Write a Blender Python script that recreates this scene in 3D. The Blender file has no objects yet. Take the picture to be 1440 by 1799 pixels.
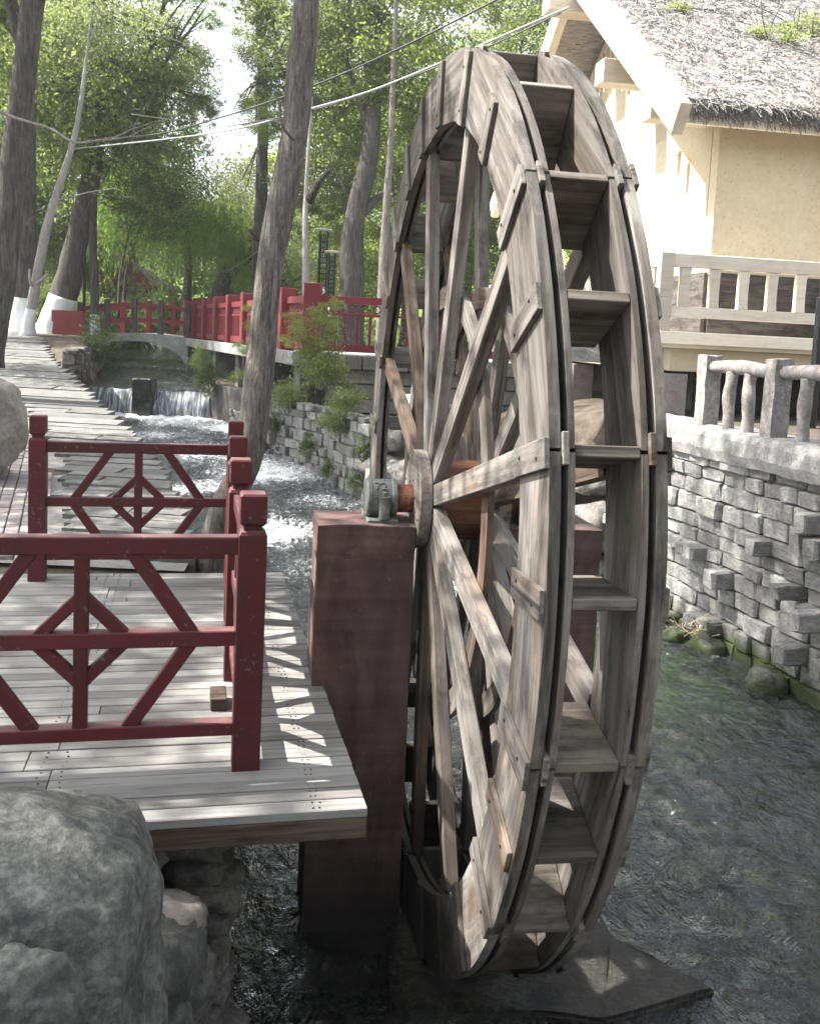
import bpy, bmesh, math, random
import numpy as np
from mathutils import Matrix, Vector, noise as mnoise
random.seed(7); RNG = np.random.default_rng(11)
SC = bpy.context.scene
COL = SC.collection
rad = math.radians

# ------------------------------------------------------------------ camera
FPX, CYP, CAMZ = 1700.0, 771.6, 1.65            # focal length and principal row in photo pixels (1440 x 1799)
PITCH, ROLL = rad(6.0), rad(2.786)
_c, _s, _cp, _sp = math.cos(ROLL), math.sin(ROLL), math.cos(PITCH), math.sin(PITCH)
cam = bpy.data.cameras.new('camera')
cam.sensor_fit = 'HORIZONTAL'; cam.sensor_width = 36.0; cam.lens = 36.0 * FPX / 1440.0
cam.shift_y = -(899.5 - CYP) / 1440.0
cam.clip_start = 0.05; cam.clip_end = 2000
camo = bpy.data.objects.new('camera', cam); COL.objects.link(camo)
_r, _u, _f = Vector((_c, _s*_sp, _s*_cp)), Vector((-_s, _c*_sp, _c*_cp)), Vector((0, _cp, -_sp))
camo.matrix_world = Matrix(((_r.x, _u.x, -_f.x, 0), (_r.y, _u.y, -_f.y, 0), (_r.z, _u.z, -_f.z, CAMZ), (0, 0, 0, 1)))
SC.camera = camo

# ------------------------------------------------------------------ world, sun, exposure
SUN_EL, SUN_AZ = 52.0, (-0.996, 0.09)            # the sun stands high, to the left of the wheel
wd = bpy.data.worlds.new('World'); SC.world = wd; wd.use_nodes = True
nt = wd.node_tree; bg = nt.nodes['Background']
sky = nt.nodes.new('ShaderNodeTexSky'); sky.sky_type = 'NISHITA'; sky.sun_disc = False
sky.sun_elevation = rad(SUN_EL); sky.sun_rotation = math.atan2(SUN_AZ[0], SUN_AZ[1]) % (2*math.pi)
sky.dust_density = 3.0; sky.air_density = 1.0; sky.ozone_density = 1.0
hs = nt.nodes.new('ShaderNodeHueSaturation'); hs.inputs['Saturation'].default_value = 0.42      # a milky, hazy sky
nt.links.new(sky.outputs[0], hs.inputs['Color']); nt.links.new(hs.outputs[0], bg.inputs['Color']); bg.inputs['Strength'].default_value = 0.15
sl = bpy.data.lights.new('sun', 'SUN'); sl.energy = 5.0; sl.angle = rad(0.55); sl.color = (1.0, 0.955, 0.88)
so = bpy.data.objects.new('sun', sl); COL.objects.link(so)
sd = Vector((SUN_AZ[0]*math.cos(rad(SUN_EL)), SUN_AZ[1]*math.cos(rad(SUN_EL)), math.sin(rad(SUN_EL)))).normalized()
so.rotation_euler = sd.to_track_quat('Z', 'Y').to_euler(); so.location = (-20, 10, 30)
vs = SC.view_settings
vs.view_transform = 'Standard'; vs.look = 'None'; vs.gamma = 1.0; vs.use_curve_mapping = False
vs.exposure = 1.78
SC.cycles.use_denoising = True
SC.cycles.max_bounces = 8; SC.cycles.transparent_max_bounces = 12; SC.cycles.transmission_bounces = 4
SC.cycles.sample_clamp_indirect = 6.0

# ------------------------------------------------------------------ where things stand: photo pixel -> point of the place
def ray(px, py):
    a = (px-720)/FPX; b = -(py-CYP)/FPX
    x = a*_c - b*_s; z = a*_s + b*_c
    return Vector((x, _cp + z*_sp, -_sp + z*_cp))
def at(px, py, Y):
    r = ray(px, py); return Vector((r.x/r.y*Y, Y, CAMZ + r.z/r.y*Y))
def gz(px, py, z):
    r = ray(px, py); k = (z-CAMZ)/r.z; return Vector((r.x*k, r.y*k, z))
def on(px, py, zf, y0=3, y1=60):
    prev = None
    y = y0
    while y < y1:
        p = at(px, py, y)
        if p.z <= zf(y): return p
        y += 0.05
    return at(px, py, y1)
def sst(a, b, x):
    t = min(1, max(0, (x-a)/(b-a))); return t*t*(3-2*t)
def zpath(y): return 1.22*sst(9.5, 30, y)
def zwater(y):
    if y < 22: return -1.22 + 0.87*sst(8, 23, y)
    return 0.16 + 0.02*(y-22) + 0.16*sst(29.6, 30.0, y)

# ------------------------------------------------------------------ object helpers
WM = {}
def link(o): COL.objects.link(o); return o
def place(o, M, parent=None):
    WM[o.name] = M
    if parent is None: o.matrix_world = M
    else:
        o.parent = parent; o.matrix_basis = WM[parent.name].inverted() @ M
    return o
def thing(name, label, cat, M=None, group=None):
    o = bpy.data.objects.new(name, None); link(o); o.empty_display_size = 0.2
    if M is None: M = Matrix.Identity(4)
    elif isinstance(M, (Vector, tuple)): M = Matrix.Translation(Vector(M))
    place(o, M); return tag(o, label, cat, group)
def tag(o, label, cat, group=None):
    o['label'] = label; o['category'] = cat
    if group: o['group'] = group
    return o
def ob(name, me, mat, M=None, parent=None, kind=None):
    o = bpy.data.objects.new(name, me); link(o)
    if mat is not None and len(me.materials) == 0: me.materials.append(mat)
    place(o, M if M is not None else Matrix.Identity(4), parent)
    if kind: o['kind'] = kind
    return o
def mk(verts, faces, smooth=False, name='mesh'):
    me = bpy.data.meshes.new(name); me.from_pydata([tuple(v) for v in verts], [], faces); me.update()
    if smooth: me.polygons.foreach_set('use_smooth', [True]*len(me.polygons))
    return me
def quads(V, smooth=False, name='leaves'):               # V: (n,4,3) array, one quad each
    n = len(V); me = bpy.data.meshes.new(name)
    me.vertices.add(n*4); me.vertices.foreach_set('co', np.ascontiguousarray(V, dtype=np.float32).ravel())
    me.loops.add(n*4); me.loops.foreach_set('vertex_index', np.arange(n*4, dtype=np.int32))
    me.polygons.add(n); me.polygons.foreach_set('loop_start', np.arange(0, n*4, 4, dtype=np.int32))
    me.update(calc_edges=True); me.validate(); return me
class MB:                                                # collects pieces of ONE part
    def __init__(s): s.v = []; s.f = []
    def add(s, v, f, M=None):
        k = len(s.v)
        s.v += [tuple(M @ Vector(p)) for p in v] if M is not None else [tuple(p) for p in v]
        s.f += [tuple(i+k for i in q) for q in f]; return s
    def mesh(s, smooth=False): return mk(s.v, s.f, smooth)
def cbox_vf(sx, sy, sz, c=0.004):
    hx, hy, hz = sx/2, sy/2, sz/2; c = min(c, hx*.45, hy*.45, hz*.45)
    V = []; ix = {}
    for x in (-1, 1):
        for y in (-1, 1):
            for z in (-1, 1):
                for k in range(3):
                    p = [x*hx, y*hy, z*hz]
                    for j in range(3):
                        if j != k: p[j] -= (x, y, z)[j]*c
                    ix[(x, y, z, k)] = len(V); V.append(p)
    F = []
    g = lambda s, k: ix[(s[0], s[1], s[2], k)]
    for k in range(3):
        i, j = (k+1) % 3, (k+2) % 3
        for s in (-1, 1):
            q = []
            for a, b in ((-1, -1), (1, -1), (1, 1), (-1, 1)):
                t = [0, 0, 0]; t[k] = s; t[i] = a; t[j] = b; q.append(g(t, k))
            F.append(q if s > 0 else q[::-1])
    for k in range(3):                                   # edges along axis k
        i, j = (k+1) % 3, (k+2) % 3
        for a in (-1, 1):
            for b in (-1, 1):
                t0 = [0, 0, 0]; t0[k] = -1; t0[i] = a; t0[j] = b
                t1 = t0[:]; t1[k] = 1
                q = [g(t0, i), g(t1, i), g(t1, j), g(t0, j)]
                F.append(q if a*b < 0 else q[::-1])
    for x in (-1, 1):
        for y in (-1, 1):
            for z in (-1, 1):
                q = [g((x, y, z), 0), g((x, y, z), 1), g((x, y, z), 2)]
                F.append(q if x*y*z > 0 else q[::-1])
    return V, F
_bc = {}
def box(sx, sy, sz, c=0.004):
    k = (round(sx, 3), round(sy, 3), round(sz, 3), c)
    if k not in _bc: _bc[k] = mk(*cbox_vf(sx, sy, sz, c))
    return _bc[k]
def frame(o, x, up):                                     # origin, local X direction, a vector near local Z
    x = Vector(x).normalized(); z = Vector(up); z = (z - x*z.dot(x)).normalized(); y = z.cross(x)
    return Matrix(((x.x, y.x, z.x, o[0]), (x.y, y.y, z.y, o[1]), (x.z, y.z, z.z, o[2]), (0, 0, 0, 1)))
def bar(name, p, q, w, h, mat, parent, up=(0, 0, 1), c=0.004, kind=None):   # beam from p to q: w along local Y, h along local Z
    p, q = Vector(p), Vector(q)
    return ob(name, own(box((q-p).length, w, h, c), mat), mat, frame((p+q)/2, q-p, up), parent, kind)
_ow = {}
def own(me, mat):                                        # the same shape in another material gets its own mesh data
    k = (me.name, mat.name)
    if k not in _ow:
        m2 = me if len(me.materials) == 0 else me.copy()
        if len(m2.materials) == 0: m2.materials.append(mat)
        else: m2.materials[0] = mat
        _ow[k] = m2
    return _ow[k]
def tube_vf(P, Rr, n=8, wob=0.0, cap=True):
    P = [Vector(p) for p in P]; V = []; F = []; ref = Vector((0.3, 1, 0.1)).normalized()
    for i, p in enumerate(P):
        t = (P[min(i+1, len(P)-1)] - P[max(i-1, 0)]).normalized()
        a = ref - t*ref.dot(t)
        if a.length < 1e-3: a = Vector((1, 0, 0)) - t*t.x
        a.normalize(); b = t.cross(a)
        for k in range(n):
            th = 2*math.pi*k/n
            r = Rr[i]*(1 + wob*(mnoise.noise((p.x*1.7+math.cos(th)*1.3, p.y*1.7+math.sin(th)*1.3, p.z*1.5))))
            V.append(p + (a*math.cos(th) + b*math.sin(th))*r)
    for i in range(len(P)-1):
        for k in range(n):
            F.append((i*n+k, i*n+(k+1) % n, (i+1)*n+(k+1) % n, (i+1)*n+k))
    if cap:
        F.append(tuple(range(n))[::-1]); F.append(tuple(range((len(P)-1)*n, len(P)*n)))
    return V, F
def smooth_pts(P, m=6):                                  # Catmull-Rom through P
    P = [Vector(p) for p in P]; out = []
    for i in range(len(P)-1):
        p0, p1, p2, p3 = P[max(i-1, 0)], P[i], P[i+1], P[min(i+2, len(P)-1)]
        for k in range(m):
            t = k/m
            out.append(0.5*((2*p1) + (p2-p0)*t + (2*p0-5*p1+4*p2-p3)*t*t + (3*p1-p0-3*p2+p3)*t**3))
    out.append(P[-1]); return out
def interp(xs, ys, x): return float(np.interp(x, xs, ys))
def lathe_vf(prof, n=24, axis='Z'):
    V = []; F = []
    for r, h in prof:
        for k in range(n):
            t = 2*math.pi*k/n; V.append((r*math.cos(t), r*math.sin(t), h))
    for i in range(len(prof)-1):
        for k in range(n): F.append((i*n+k, i*n+(k+1) % n, (i+1)*n+(k+1) % n, (i+1)*n+k))
    F.append(tuple(range(n))[::-1]); F.append(tuple(range((len(prof)-1)*n, len(prof)*n)))
    return V, F

# ------------------------------------------------------------------ materials
class NT:
    def __init__(s, name):
        s.m = bpy.data.materials.new(name); s.m.use_nodes = True; s.t = s.m.node_tree
        s.b = s.t.nodes['Principled BSDF']; s.out = s.t.nodes['Material Output']
    def n(s, typ, **kw):
        x = s.t.nodes.new(typ)
        for k, v in kw.items():
            if k in x.inputs: x.inputs[k].default_value = v
            else: setattr(x, k, v)
        return x
    def l(s, a, b): s.t.links.new(a, b)
    def coord(s, scale=(1, 1, 1), rnd=True, src='Object'):
        tc = s.n('ShaderNodeTexCoord'); mp = s.n('ShaderNodeMapping'); mp.inputs['Scale'].default_value = scale
        s.l(tc.outputs[src], mp.inputs['Vector'])
        if rnd:
            oi = s.n('ShaderNodeObjectInfo'); mu = s.n('ShaderNodeMath', operation='MULTIPLY'); mu.inputs[1].default_value = 97.0
            s.l(oi.outputs['Random'], mu.inputs[0]); s.l(mu.outputs[0], mp.inputs['Location'])
        return mp.outputs[0]
    def noise(s, vec, scale, detail=5, rough=0.6, dist=0.0):
        x = s.n('ShaderNodeTexNoise'); x.inputs['Scale'].default_value = scale; x.inputs['Detail'].default_value = detail
        x.inputs['Roughness'].default_value = rough; x.inputs['Distortion'].default_value = dist
        s.l(vec, x.inputs['Vector']); return x.outputs['Fac']
    def ramp(s, fac, stops):
        r = s.n('ShaderNodeValToRGB'); e = r.color_ramp.elements
        while len(e) < len(stops): e.new(0.5)
        for q, (p, c) in zip(e, stops): q.position = p; q.color = (*c, 1) if len(c) == 3 else c
        s.l(fac, r.inputs[0]); return r.outputs[0]
    def mix(s, fac, a, b, mode='MIX'):
        x = s.n('ShaderNodeMix', data_type='RGBA', blend_type=mode)
        for i, v in ((0, fac), (6, a), (7, b)):
            if hasattr(v, 'type') and not isinstance(v, (float, int, tuple)): s.l(v, x.inputs[i])
            else: x.inputs[i].default_value = v if i == 0 else (*v, 1)
        return x.outputs[2]
    def math(s, op, a, b=0.0):
        x = s.n('ShaderNodeMath', operation=op)
        for i, v in enumerate((a, b)):
            if isinstance(v, (int, float)): x.inputs[i].default_value = v
            else: s.l(v, x.inputs[i])
        return x.outputs[0]
    def bump(s, h, strength=0.4, dist=0.01, base=None):
        x = s.n('ShaderNodeBump'); x.inputs['Strength'].default_value = strength; x.inputs['Distance'].default_value = dist
        s.l(h, x.inputs['Height'])
        if base is not None: s.l(base, x.inputs['Normal'])
        return x.outputs[0]
    def rand(s): return s.n('ShaderNodeObjectInfo').outputs['Random']
    def posz(s):
        g = s.n('ShaderNodeNewGeometry'); x = s.n('ShaderNodeSeparateXYZ'); s.l(g.outputs['Position'], x.inputs[0]); return x.outputs
    def done(s, col, rough=0.8, normal=None, spec=0.3):
        if hasattr(col, 'type') and not isinstance(col, tuple): s.l(col, s.b.inputs['Base Color'])
        else: s.b.inputs['Base Color'].default_value = (*col, 1)
        if isinstance(rough, (int, float)): s.b.inputs['Roughness'].default_value = rough
        else: s.l(rough, s.b.inputs['Roughness'])
        s.b.inputs['Specular IOR Level'].default_value = spec
        if normal is not None: s.l(normal, s.b.inputs['Normal'])
        return s.m
def gray(v): return (v, v, v)

def wood_mat(name, dark, mid, light, warm=(0.30, 0.16, 0.09), warmth=0.35, gx=0.45, gy=10.0, bstr=0.5, stain=0.45, wet=True):
    k = NT(name)
    v = k.coord((gx, gy, gy)); vb = k.coord((1.1, 3.0, 3.0)); vf = k.coord((3.0, 60.0, 60.0))
    g = k.noise(v, 1.6, 6, 0.62, 0.6); f = k.noise(vf, 1.0, 4, 0.7); b = k.noise(vb, 1.4, 4, 0.6)
    h = k.math('ADD', k.math('MULTIPLY', g, 0.65), k.math('MULTIPLY', f, 0.35))
    c = k.ramp(h, [(0.33, dark), (0.47, mid), (0.61, light)])
    wm = k.ramp(b, [(0.48, gray(0)), (0.66, gray(1))])
    c = k.mix(k.math('MULTIPLY', wm, warmth), c, warm)
    st = k.ramp(k.noise(k.coord((2.0, 4.0, 4.0)), 2.3, 5, 0.7), [(0.33, gray(stain)), (0.5, gray(1))])
    c = k.mix(1.0, c, st, 'MULTIPLY')
    t = k.ramp(k.rand(), [(0.0, (0.68, 0.66, 0.64)), (0.5, (0.95, 0.94, 0.93)), (1.0, (1.2, 1.18, 1.15))])
    c = k.mix(1.0, c, t, 'MULTIPLY')
    ck = k.noise(k.coord((0.9, 26.0, 26.0)), 1.0, 3, 0.5, 0.2)                       # drying cracks along the grain
    c = k.mix(k.ramp(ck, [(0.27, gray(0.8)), (0.33, gray(0))]), c, tuple(x*0.35 for x in dark))
    if wet:                                                                           # wood tone darkens towards the water level, with a ragged edge
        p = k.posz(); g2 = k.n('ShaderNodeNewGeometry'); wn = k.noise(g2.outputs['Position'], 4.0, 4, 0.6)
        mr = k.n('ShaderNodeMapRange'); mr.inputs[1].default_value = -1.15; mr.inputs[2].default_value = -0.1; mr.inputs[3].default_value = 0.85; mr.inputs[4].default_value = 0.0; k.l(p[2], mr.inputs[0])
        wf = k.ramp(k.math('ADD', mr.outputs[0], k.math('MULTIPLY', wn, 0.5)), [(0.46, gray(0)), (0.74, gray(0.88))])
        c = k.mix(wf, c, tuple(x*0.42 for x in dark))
    return k.done(c, 0.82, k.bump(h, bstr, 0.006), 0.2)
def paint_mat(name, col, worn, amount=0.5, rough=0.45, scale=9.0):
    k = NT(name); v = k.coord((1, 1, 1))
    a = k.noise(v, scale, 6, 0.65); b = k.noise(v, scale*5, 4, 0.6)
    c = k.mix(k.ramp(a, [(0.35, gray(0)), (0.75, gray(amount))]), col, worn)
    sp = k.ramp(k.math('ADD', k.math('MULTIPLY', b, 0.7), k.math('MULTIPLY', a, 0.3)), [(0.60, gray(0)), (0.63, gray(amount))])
    c = k.mix(sp, c, (0.15, 0.10, 0.09))
    t = k.ramp(k.rand(), [(0, gray(0.8)), (1, gray(1.12))]); c = k.mix(1.0, c, t, 'MULTIPLY')
    br = k.noise(k.coord((1.2, 34, 34)), 2.0, 4, 0.6); c = k.mix(k.ramp(br, [(0.55, gray(0)), (0.75, gray(0.35))]), c, tuple(min(1, x*1.5+0.012) for x in col))   # brush marks, faded
    gn = k.n('ShaderNodeNewGeometry'); sn = k.n('ShaderNodeSeparateXYZ'); k.l(gn.outputs['Normal'], sn.inputs[0])          # dust lies on what faces up
    du = k.math('MULTIPLY', k.ramp(sn.outputs[2], [(0.75, gray(0)), (0.98, gray(1))]), k.ramp(a, [(0.3, gray(0.12)), (0.7, gray(0.5))]))
    c = k.mix(du, c, (0.20, 0.155, 0.15))
    return k.done(c, k.math('ADD', k.math('MULTIPLY', a, 0.3), rough-0.1), k.bump(k.math('ADD', a, k.math('MULTIPLY', b, 0.3)), 0.25, 0.004), 0.4)
def stone_mat(name, dark, mid, light, scale=6.0, moss=None, bstr=0.6, rough=0.85, tint=0.3, spec=0.25, wetz=None):
    k = NT(name); v = k.coord((1, 1, 1))
    a = k.noise(v, scale, 8, 0.68, 0.3); b = k.noise(v, scale*7, 5, 0.7); d = k.noise(v, scale*0.3, 3, 0.5)
    h = k.math('ADD', k.math('MULTIPLY', a, 0.52), k.math('MULTIPLY', b, 0.48))
    c = k.ramp(h, [(0.36, dark), (0.48, mid), (0.60, light)])
    c = k.mix(k.ramp(k.noise(v, scale*16, 3, 0.6), [(0.62, gray(0)), (0.70, gray(0.5))]), c, tuple(x*0.35 for x in dark))
    c = k.mix(k.ramp(d, [(0.4, gray(0)), (0.7, gray(0.5))]), c, tuple(x*0.62 for x in mid))
    t = k.ramp(k.rand(), [(0, gray(1-tint)), (1, gray(1+tint))]); c = k.mix(1.0, c, t, 'MULTIPLY')
    if moss:                                             # moss and damp that grow up from the waterline
        z0, z1, green = moss
        p = k.posz(); gg = k.n('ShaderNodeNewGeometry')
        mr = k.n('ShaderNodeMapRange'); mr.inputs[1].default_value = z0; mr.inputs[2].default_value = z1
        mr.inputs[3].default_value = 1.0; mr.inputs[4].default_value = 0.0; k.l(p[2], mr.inputs[0])
        mn = k.noise(gg.outputs['Position'], 3.1, 5, 0.65)
        f = k.ramp(k.math('ADD', k.math('MULTIPLY', mr.outputs[0], 0.55), k.math('MULTIPLY', mn, 0.6)), [(0.48, gray(0)), (0.66, gray(0.95))])
        c = k.mix(f, c, green)
    return k.done(c, rough, k.bump(h, bstr, 0.02), spec)

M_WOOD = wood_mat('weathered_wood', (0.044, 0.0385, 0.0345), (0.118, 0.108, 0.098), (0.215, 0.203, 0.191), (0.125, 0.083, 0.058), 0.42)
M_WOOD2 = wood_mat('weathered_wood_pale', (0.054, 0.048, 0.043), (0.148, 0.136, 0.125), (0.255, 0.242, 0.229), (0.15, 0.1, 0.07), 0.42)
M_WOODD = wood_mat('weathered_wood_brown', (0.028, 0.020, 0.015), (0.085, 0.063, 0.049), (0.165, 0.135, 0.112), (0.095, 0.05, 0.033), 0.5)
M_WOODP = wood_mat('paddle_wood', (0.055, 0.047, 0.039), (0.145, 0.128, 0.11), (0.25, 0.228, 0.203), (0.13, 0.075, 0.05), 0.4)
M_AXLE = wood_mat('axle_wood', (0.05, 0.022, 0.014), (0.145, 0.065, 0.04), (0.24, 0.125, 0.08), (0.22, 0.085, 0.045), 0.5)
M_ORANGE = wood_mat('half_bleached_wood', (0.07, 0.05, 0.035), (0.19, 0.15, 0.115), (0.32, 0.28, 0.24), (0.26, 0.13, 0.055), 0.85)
M_DECK = wood_mat('grey_deck_wood', (0.155, 0.152, 0.146), (0.215, 0.212, 0.206), (0.275, 0.272, 0.265), (0.22, 0.21, 0.20), 0.3, 1.0, 22.0, 0.3, 0.82)
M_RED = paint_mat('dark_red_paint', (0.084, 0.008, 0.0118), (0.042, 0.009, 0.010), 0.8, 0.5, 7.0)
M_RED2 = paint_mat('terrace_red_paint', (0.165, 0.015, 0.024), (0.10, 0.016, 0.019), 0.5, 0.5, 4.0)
M_NAIL = NT('iron_nail').done((0.03, 0.026, 0.024), 0.5)
M_IRON = stone_mat('cast_iron', (0.045, 0.05, 0.046), (0.10, 0.108, 0.10), (0.19, 0.2, 0.185), 14, None, 0.3, 0.5, 0.05, 0.5)
def pillar_mat():
    k = NT('stained_pillar_render'); v = k.coord((1, 1, 0.35), False)
    a = k.noise(v, 4.5, 8, 0.66, 0.4); b = k.noise(v, 30, 5, 0.7); d = k.noise(k.coord((1, 1, 0.12), False), 3, 4, 0.6)
    hb = k.noise(k.coord((0.5, 0.5, 7.0), False), 3.0, 4, 0.6)
    a = k.math('ADD', k.math('MULTIPLY', a, 0.72), k.math('MULTIPLY', hb, 0.28))
    c = k.ramp(a, [(0.36, (0.048, 0.027, 0.025)), (0.5, (0.108, 0.063, 0.058)), (0.63, (0.20, 0.132, 0.122))])
    c = k.mix(k.ramp(d, [(0.45, gray(0)), (0.7, gray(0.6))]), c, (0.055, 0.042, 0.038))
    c = k.mix(k.ramp(b, [(0.64, gray(0)), (0.72, gray(0.5))]), c, (0.25, 0.185, 0.175))
    p = k.posz(); mr = k.n('ShaderNodeMapRange'); mr.inputs[1].default_value = -1.25; mr.inputs[2].default_value = -0.6
    mr.inputs[3].default_value = 1; mr.inputs[4].default_value = 0; k.l(p[2], mr.inputs[0])
    f = k.ramp(k.math('ADD', k.math('MULTIPLY', mr.outputs[0], 0.7), k.math('MULTIPLY', a, 0.45)), [(0.45, gray(0)), (0.8, gray(0.85))])
    c = k.mix(f, c, (0.028, 0.026, 0.022))
    return k.done(c, 0.75, k.bump(k.math('ADD', a, k.math('MULTIPLY', b, 0.4)), 0.5, 0.01), 0.3)
M_PILLAR = pillar_mat()
M_WALL = stone_mat('wall_stone', (0.085, 0.083, 0.077), (0.215, 0.21, 0.20), (0.37, 0.362, 0.347), 6, (-1.35, -0.75, (0.05, 0.065, 0.02)), 1.0, 0.9, 0.28)
M_JOINT = stone_mat('dark_joint', (0.035, 0.033, 0.03), (0.075, 0.07, 0.064), (0.13, 0.122, 0.11), 9, (-1.3, -0.6, (0.03, 0.05, 0.012)))
M_COPE = stone_mat('coping_render', (0.12, 0.117, 0.11), (0.23, 0.225, 0.215), (0.36, 0.352, 0.34), 8, None, 0.9, 0.95, 0.1)
M_CRAIL = stone_mat('rough_concrete_rail', (0.13, 0.115, 0.108), (0.25, 0.228, 0.216), (0.42, 0.40, 0.385), 16, None, 1.0, 0.95, 0.15)
M_FLAG = stone_mat('flagstone', (0.08, 0.079, 0.075), (0.13, 0.128, 0.122), (0.19, 0.187, 0.18), 5, None, 0.5, 0.85, 0.22)
M_BRICK = stone_mat('brick_paver', (0.19, 0.155, 0.147), (0.26, 0.226, 0.218), (0.33, 0.30, 0.288), 8, None, 0.4, 0.9, 0.2)
M_SOIL = stone_mat('soil', (0.05, 0.042, 0.033), (0.095, 0.082, 0.064), (0.16, 0.145, 0.115), 3, None, 0.7, 0.95, 0.05)
M_CONC = stone_mat('old_concrete', (0.17, 0.165, 0.155), (0.29, 0.285, 0.27), (0.41, 0.40, 0.38), 5, (-0.9, 0.1, (0.06, 0.075, 0.03)), 0.5, 0.9, 0.12)
M_BLOCK = stone_mat('block_wall', (0.10, 0.095, 0.088), (0.18, 0.172, 0.16), (0.27, 0.26, 0.245), 6, None, 0.5, 0.9, 0.2)
M_ROCK = stone_mat('grey_boulder', (0.035, 0.036, 0.033), (0.085, 0.087, 0.08), (0.185, 0.183, 0.168), 5.0, None, 1.0, 0.7, 0.08, 0.35)
M_ROCKB = stone_mat('brown_boulder', (0.11, 0.098, 0.085), (0.22, 0.195, 0.172), (0.33, 0.30, 0.27), 3.0, None, 0.6, 0.85, 0.08)
M_ROCKM = stone_mat('bank_rock', (0.045, 0.043, 0.038), (0.12, 0.115, 0.105), (0.24, 0.23, 0.215), 5, (-1.38, -0.85, (0.04, 0.055, 0.018)), 1.0, 0.8, 0.25)
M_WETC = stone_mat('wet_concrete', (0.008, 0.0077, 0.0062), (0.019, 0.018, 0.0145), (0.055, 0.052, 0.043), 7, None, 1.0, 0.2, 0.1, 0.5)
M_CREAM = stone_mat('cream_render', (0.53, 0.455, 0.325), (0.59, 0.51, 0.37), (0.64, 0.56, 0.415), 1.6, None, 0.08, 0.9, 0.03, 0.2)
M_CREAMW = wood_mat('cream_painted_wood', (0.58, 0.52, 0.42), (0.68, 0.62, 0.52), (0.74, 0.69, 0.59), (0.60, 0.50, 0.36), 0.3, 0.8, 8, 0.15, 0.88)
M_DARKW = wood_mat('carved_dark_siding', (0.03, 0.027, 0.026), (0.075, 0.068, 0.066), (0.14, 0.13, 0.127), (0.07, 0.06, 0.055), 0.3, 1.2, 9, 0.9)
M_THATCH = wood_mat('grey_thatch', (0.11, 0.10, 0.095), (0.28, 0.265, 0.255), (0.46, 0.445, 0.432), (0.31, 0.265, 0.21), 0.35, 3.0, 40, 0.4, 0.7)
M_BLACK = NT('black_metal').done((0.012, 0.013, 0.015), 0.4)
M_GLOBE = NT('white_lamp_glass').done((0.75, 0.76, 0.74), 0.25)
M_CABLE = NT('cable_sheath').done((0.035, 0.035, 0.037), 0.5)
M_CABLEG = NT('grey_cable').done((0.32, 0.32, 0.33), 0.5)
M_LIME = stone_mat('whitewash', (0.52, 0.53, 0.53), (0.66, 0.67, 0.67), (0.76, 0.77, 0.77), 7, None, 0.4, 0.9, 0.05)
M_PIPE = NT('white_pipe').done((0.62, 0.62, 0.60), 0.4)

def bark_mat(name, dark, mid, light, sc=1.0):
    k = NT(name); v = k.coord((1, 1, 0.14)); v2 = k.coord((1, 1, 0.5))
    a = k.noise(v, 22*sc, 6, 0.7, 1.2); b = k.noise(v2, 4*sc, 4, 0.6); d = k.noise(v2, 60*sc, 4, 0.7)
    h = k.math('ADD', k.math('MULTIPLY', a, 0.75), k.math('MULTIPLY', d, 0.25))
    c = k.ramp(h, [(0.34, dark), (0.47, mid), (0.62, light)])
    c = k.mix(k.ramp(b, [(0.42, gray(0)), (0.68, gray(0.45))]), c, tuple(x*0.7 for x in mid))
    return k.done(c, 0.9, k.bump(h, 1.0, 0.06), 0.15)
M_BARK = bark_mat('furrowed_bark', (0.045, 0.039, 0.034), (0.19, 0.17, 0.153), (0.37, 0.343, 0.318), 1.5)
M_BARKD = bark_mat('dark_bark', (0.025, 0.023, 0.022), (0.075, 0.068, 0.063), (0.15, 0.138, 0.13), 0.6)
M_BARKP = bark_mat('pale_bark', (0.16, 0.15, 0.14), (0.30, 0.285, 0.27), (0.45, 0.435, 0.42), 0.8)
M_TWIG = bark_mat('bare_twig', (0.12, 0.11, 0.10), (0.24, 0.225, 0.21), (0.38, 0.365, 0.35), 1.0)
def leaf_mat(name, c0, c1, c2, trans=0.5, sc=0.9):
    k = NT(name); v = k.coord((1, 1, 1))
    a = k.noise(v, sc, 3, 0.6); b = k.noise(v, 14.0, 2, 0.5)
    h = k.math('ADD', k.math('MULTIPLY', a, 0.6), k.math('MULTIPLY', b, 0.4))
    c = k.ramp(h, [(0.36, c0), (0.5, c1), (0.64, c2)])
    t = k.ramp(k.rand(), [(0, gray(0.8)), (1, gray(1.2))]); c = k.mix(1.0, c, t, 'MULTIPLY')
    k.done(c, 0.55, None, 0.3)
    tr = k.n('ShaderNodeBsdfTranslucent'); k.l(k.mix(1.0, c, (1.7, 1.8, 1.1), 'MULTIPLY'), tr.inputs['Color'])
    mx = k.n('ShaderNodeMixShader'); mx.inputs[0].default_value = trans
    k.l(k.b.outputs[0], mx.inputs[1]); k.l(tr.outputs[0], mx.inputs[2]); k.l(mx.outputs[0], k.out.inputs['Surface'])
    return k.m
M_LEAF = leaf_mat('elm_leaf', (0.085, 0.108, 0.052), (0.135, 0.163, 0.078), (0.195, 0.225, 0.112), 0.58)
M_LEAFY = leaf_mat('young_yellow_leaf', (0.125, 0.157, 0.058), (0.175, 0.212, 0.082), (0.225, 0.265, 0.11), 0.55)
M_LEAFD = leaf_mat('dark_leaf', (0.045, 0.065, 0.03), (0.07, 0.098, 0.043), (0.10, 0.135, 0.058), 0.5)
M_LEAFG = leaf_mat('dusty_grey_leaf', (0.10, 0.115, 0.07), (0.16, 0.18, 0.11), (0.23, 0.25, 0.16))
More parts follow.
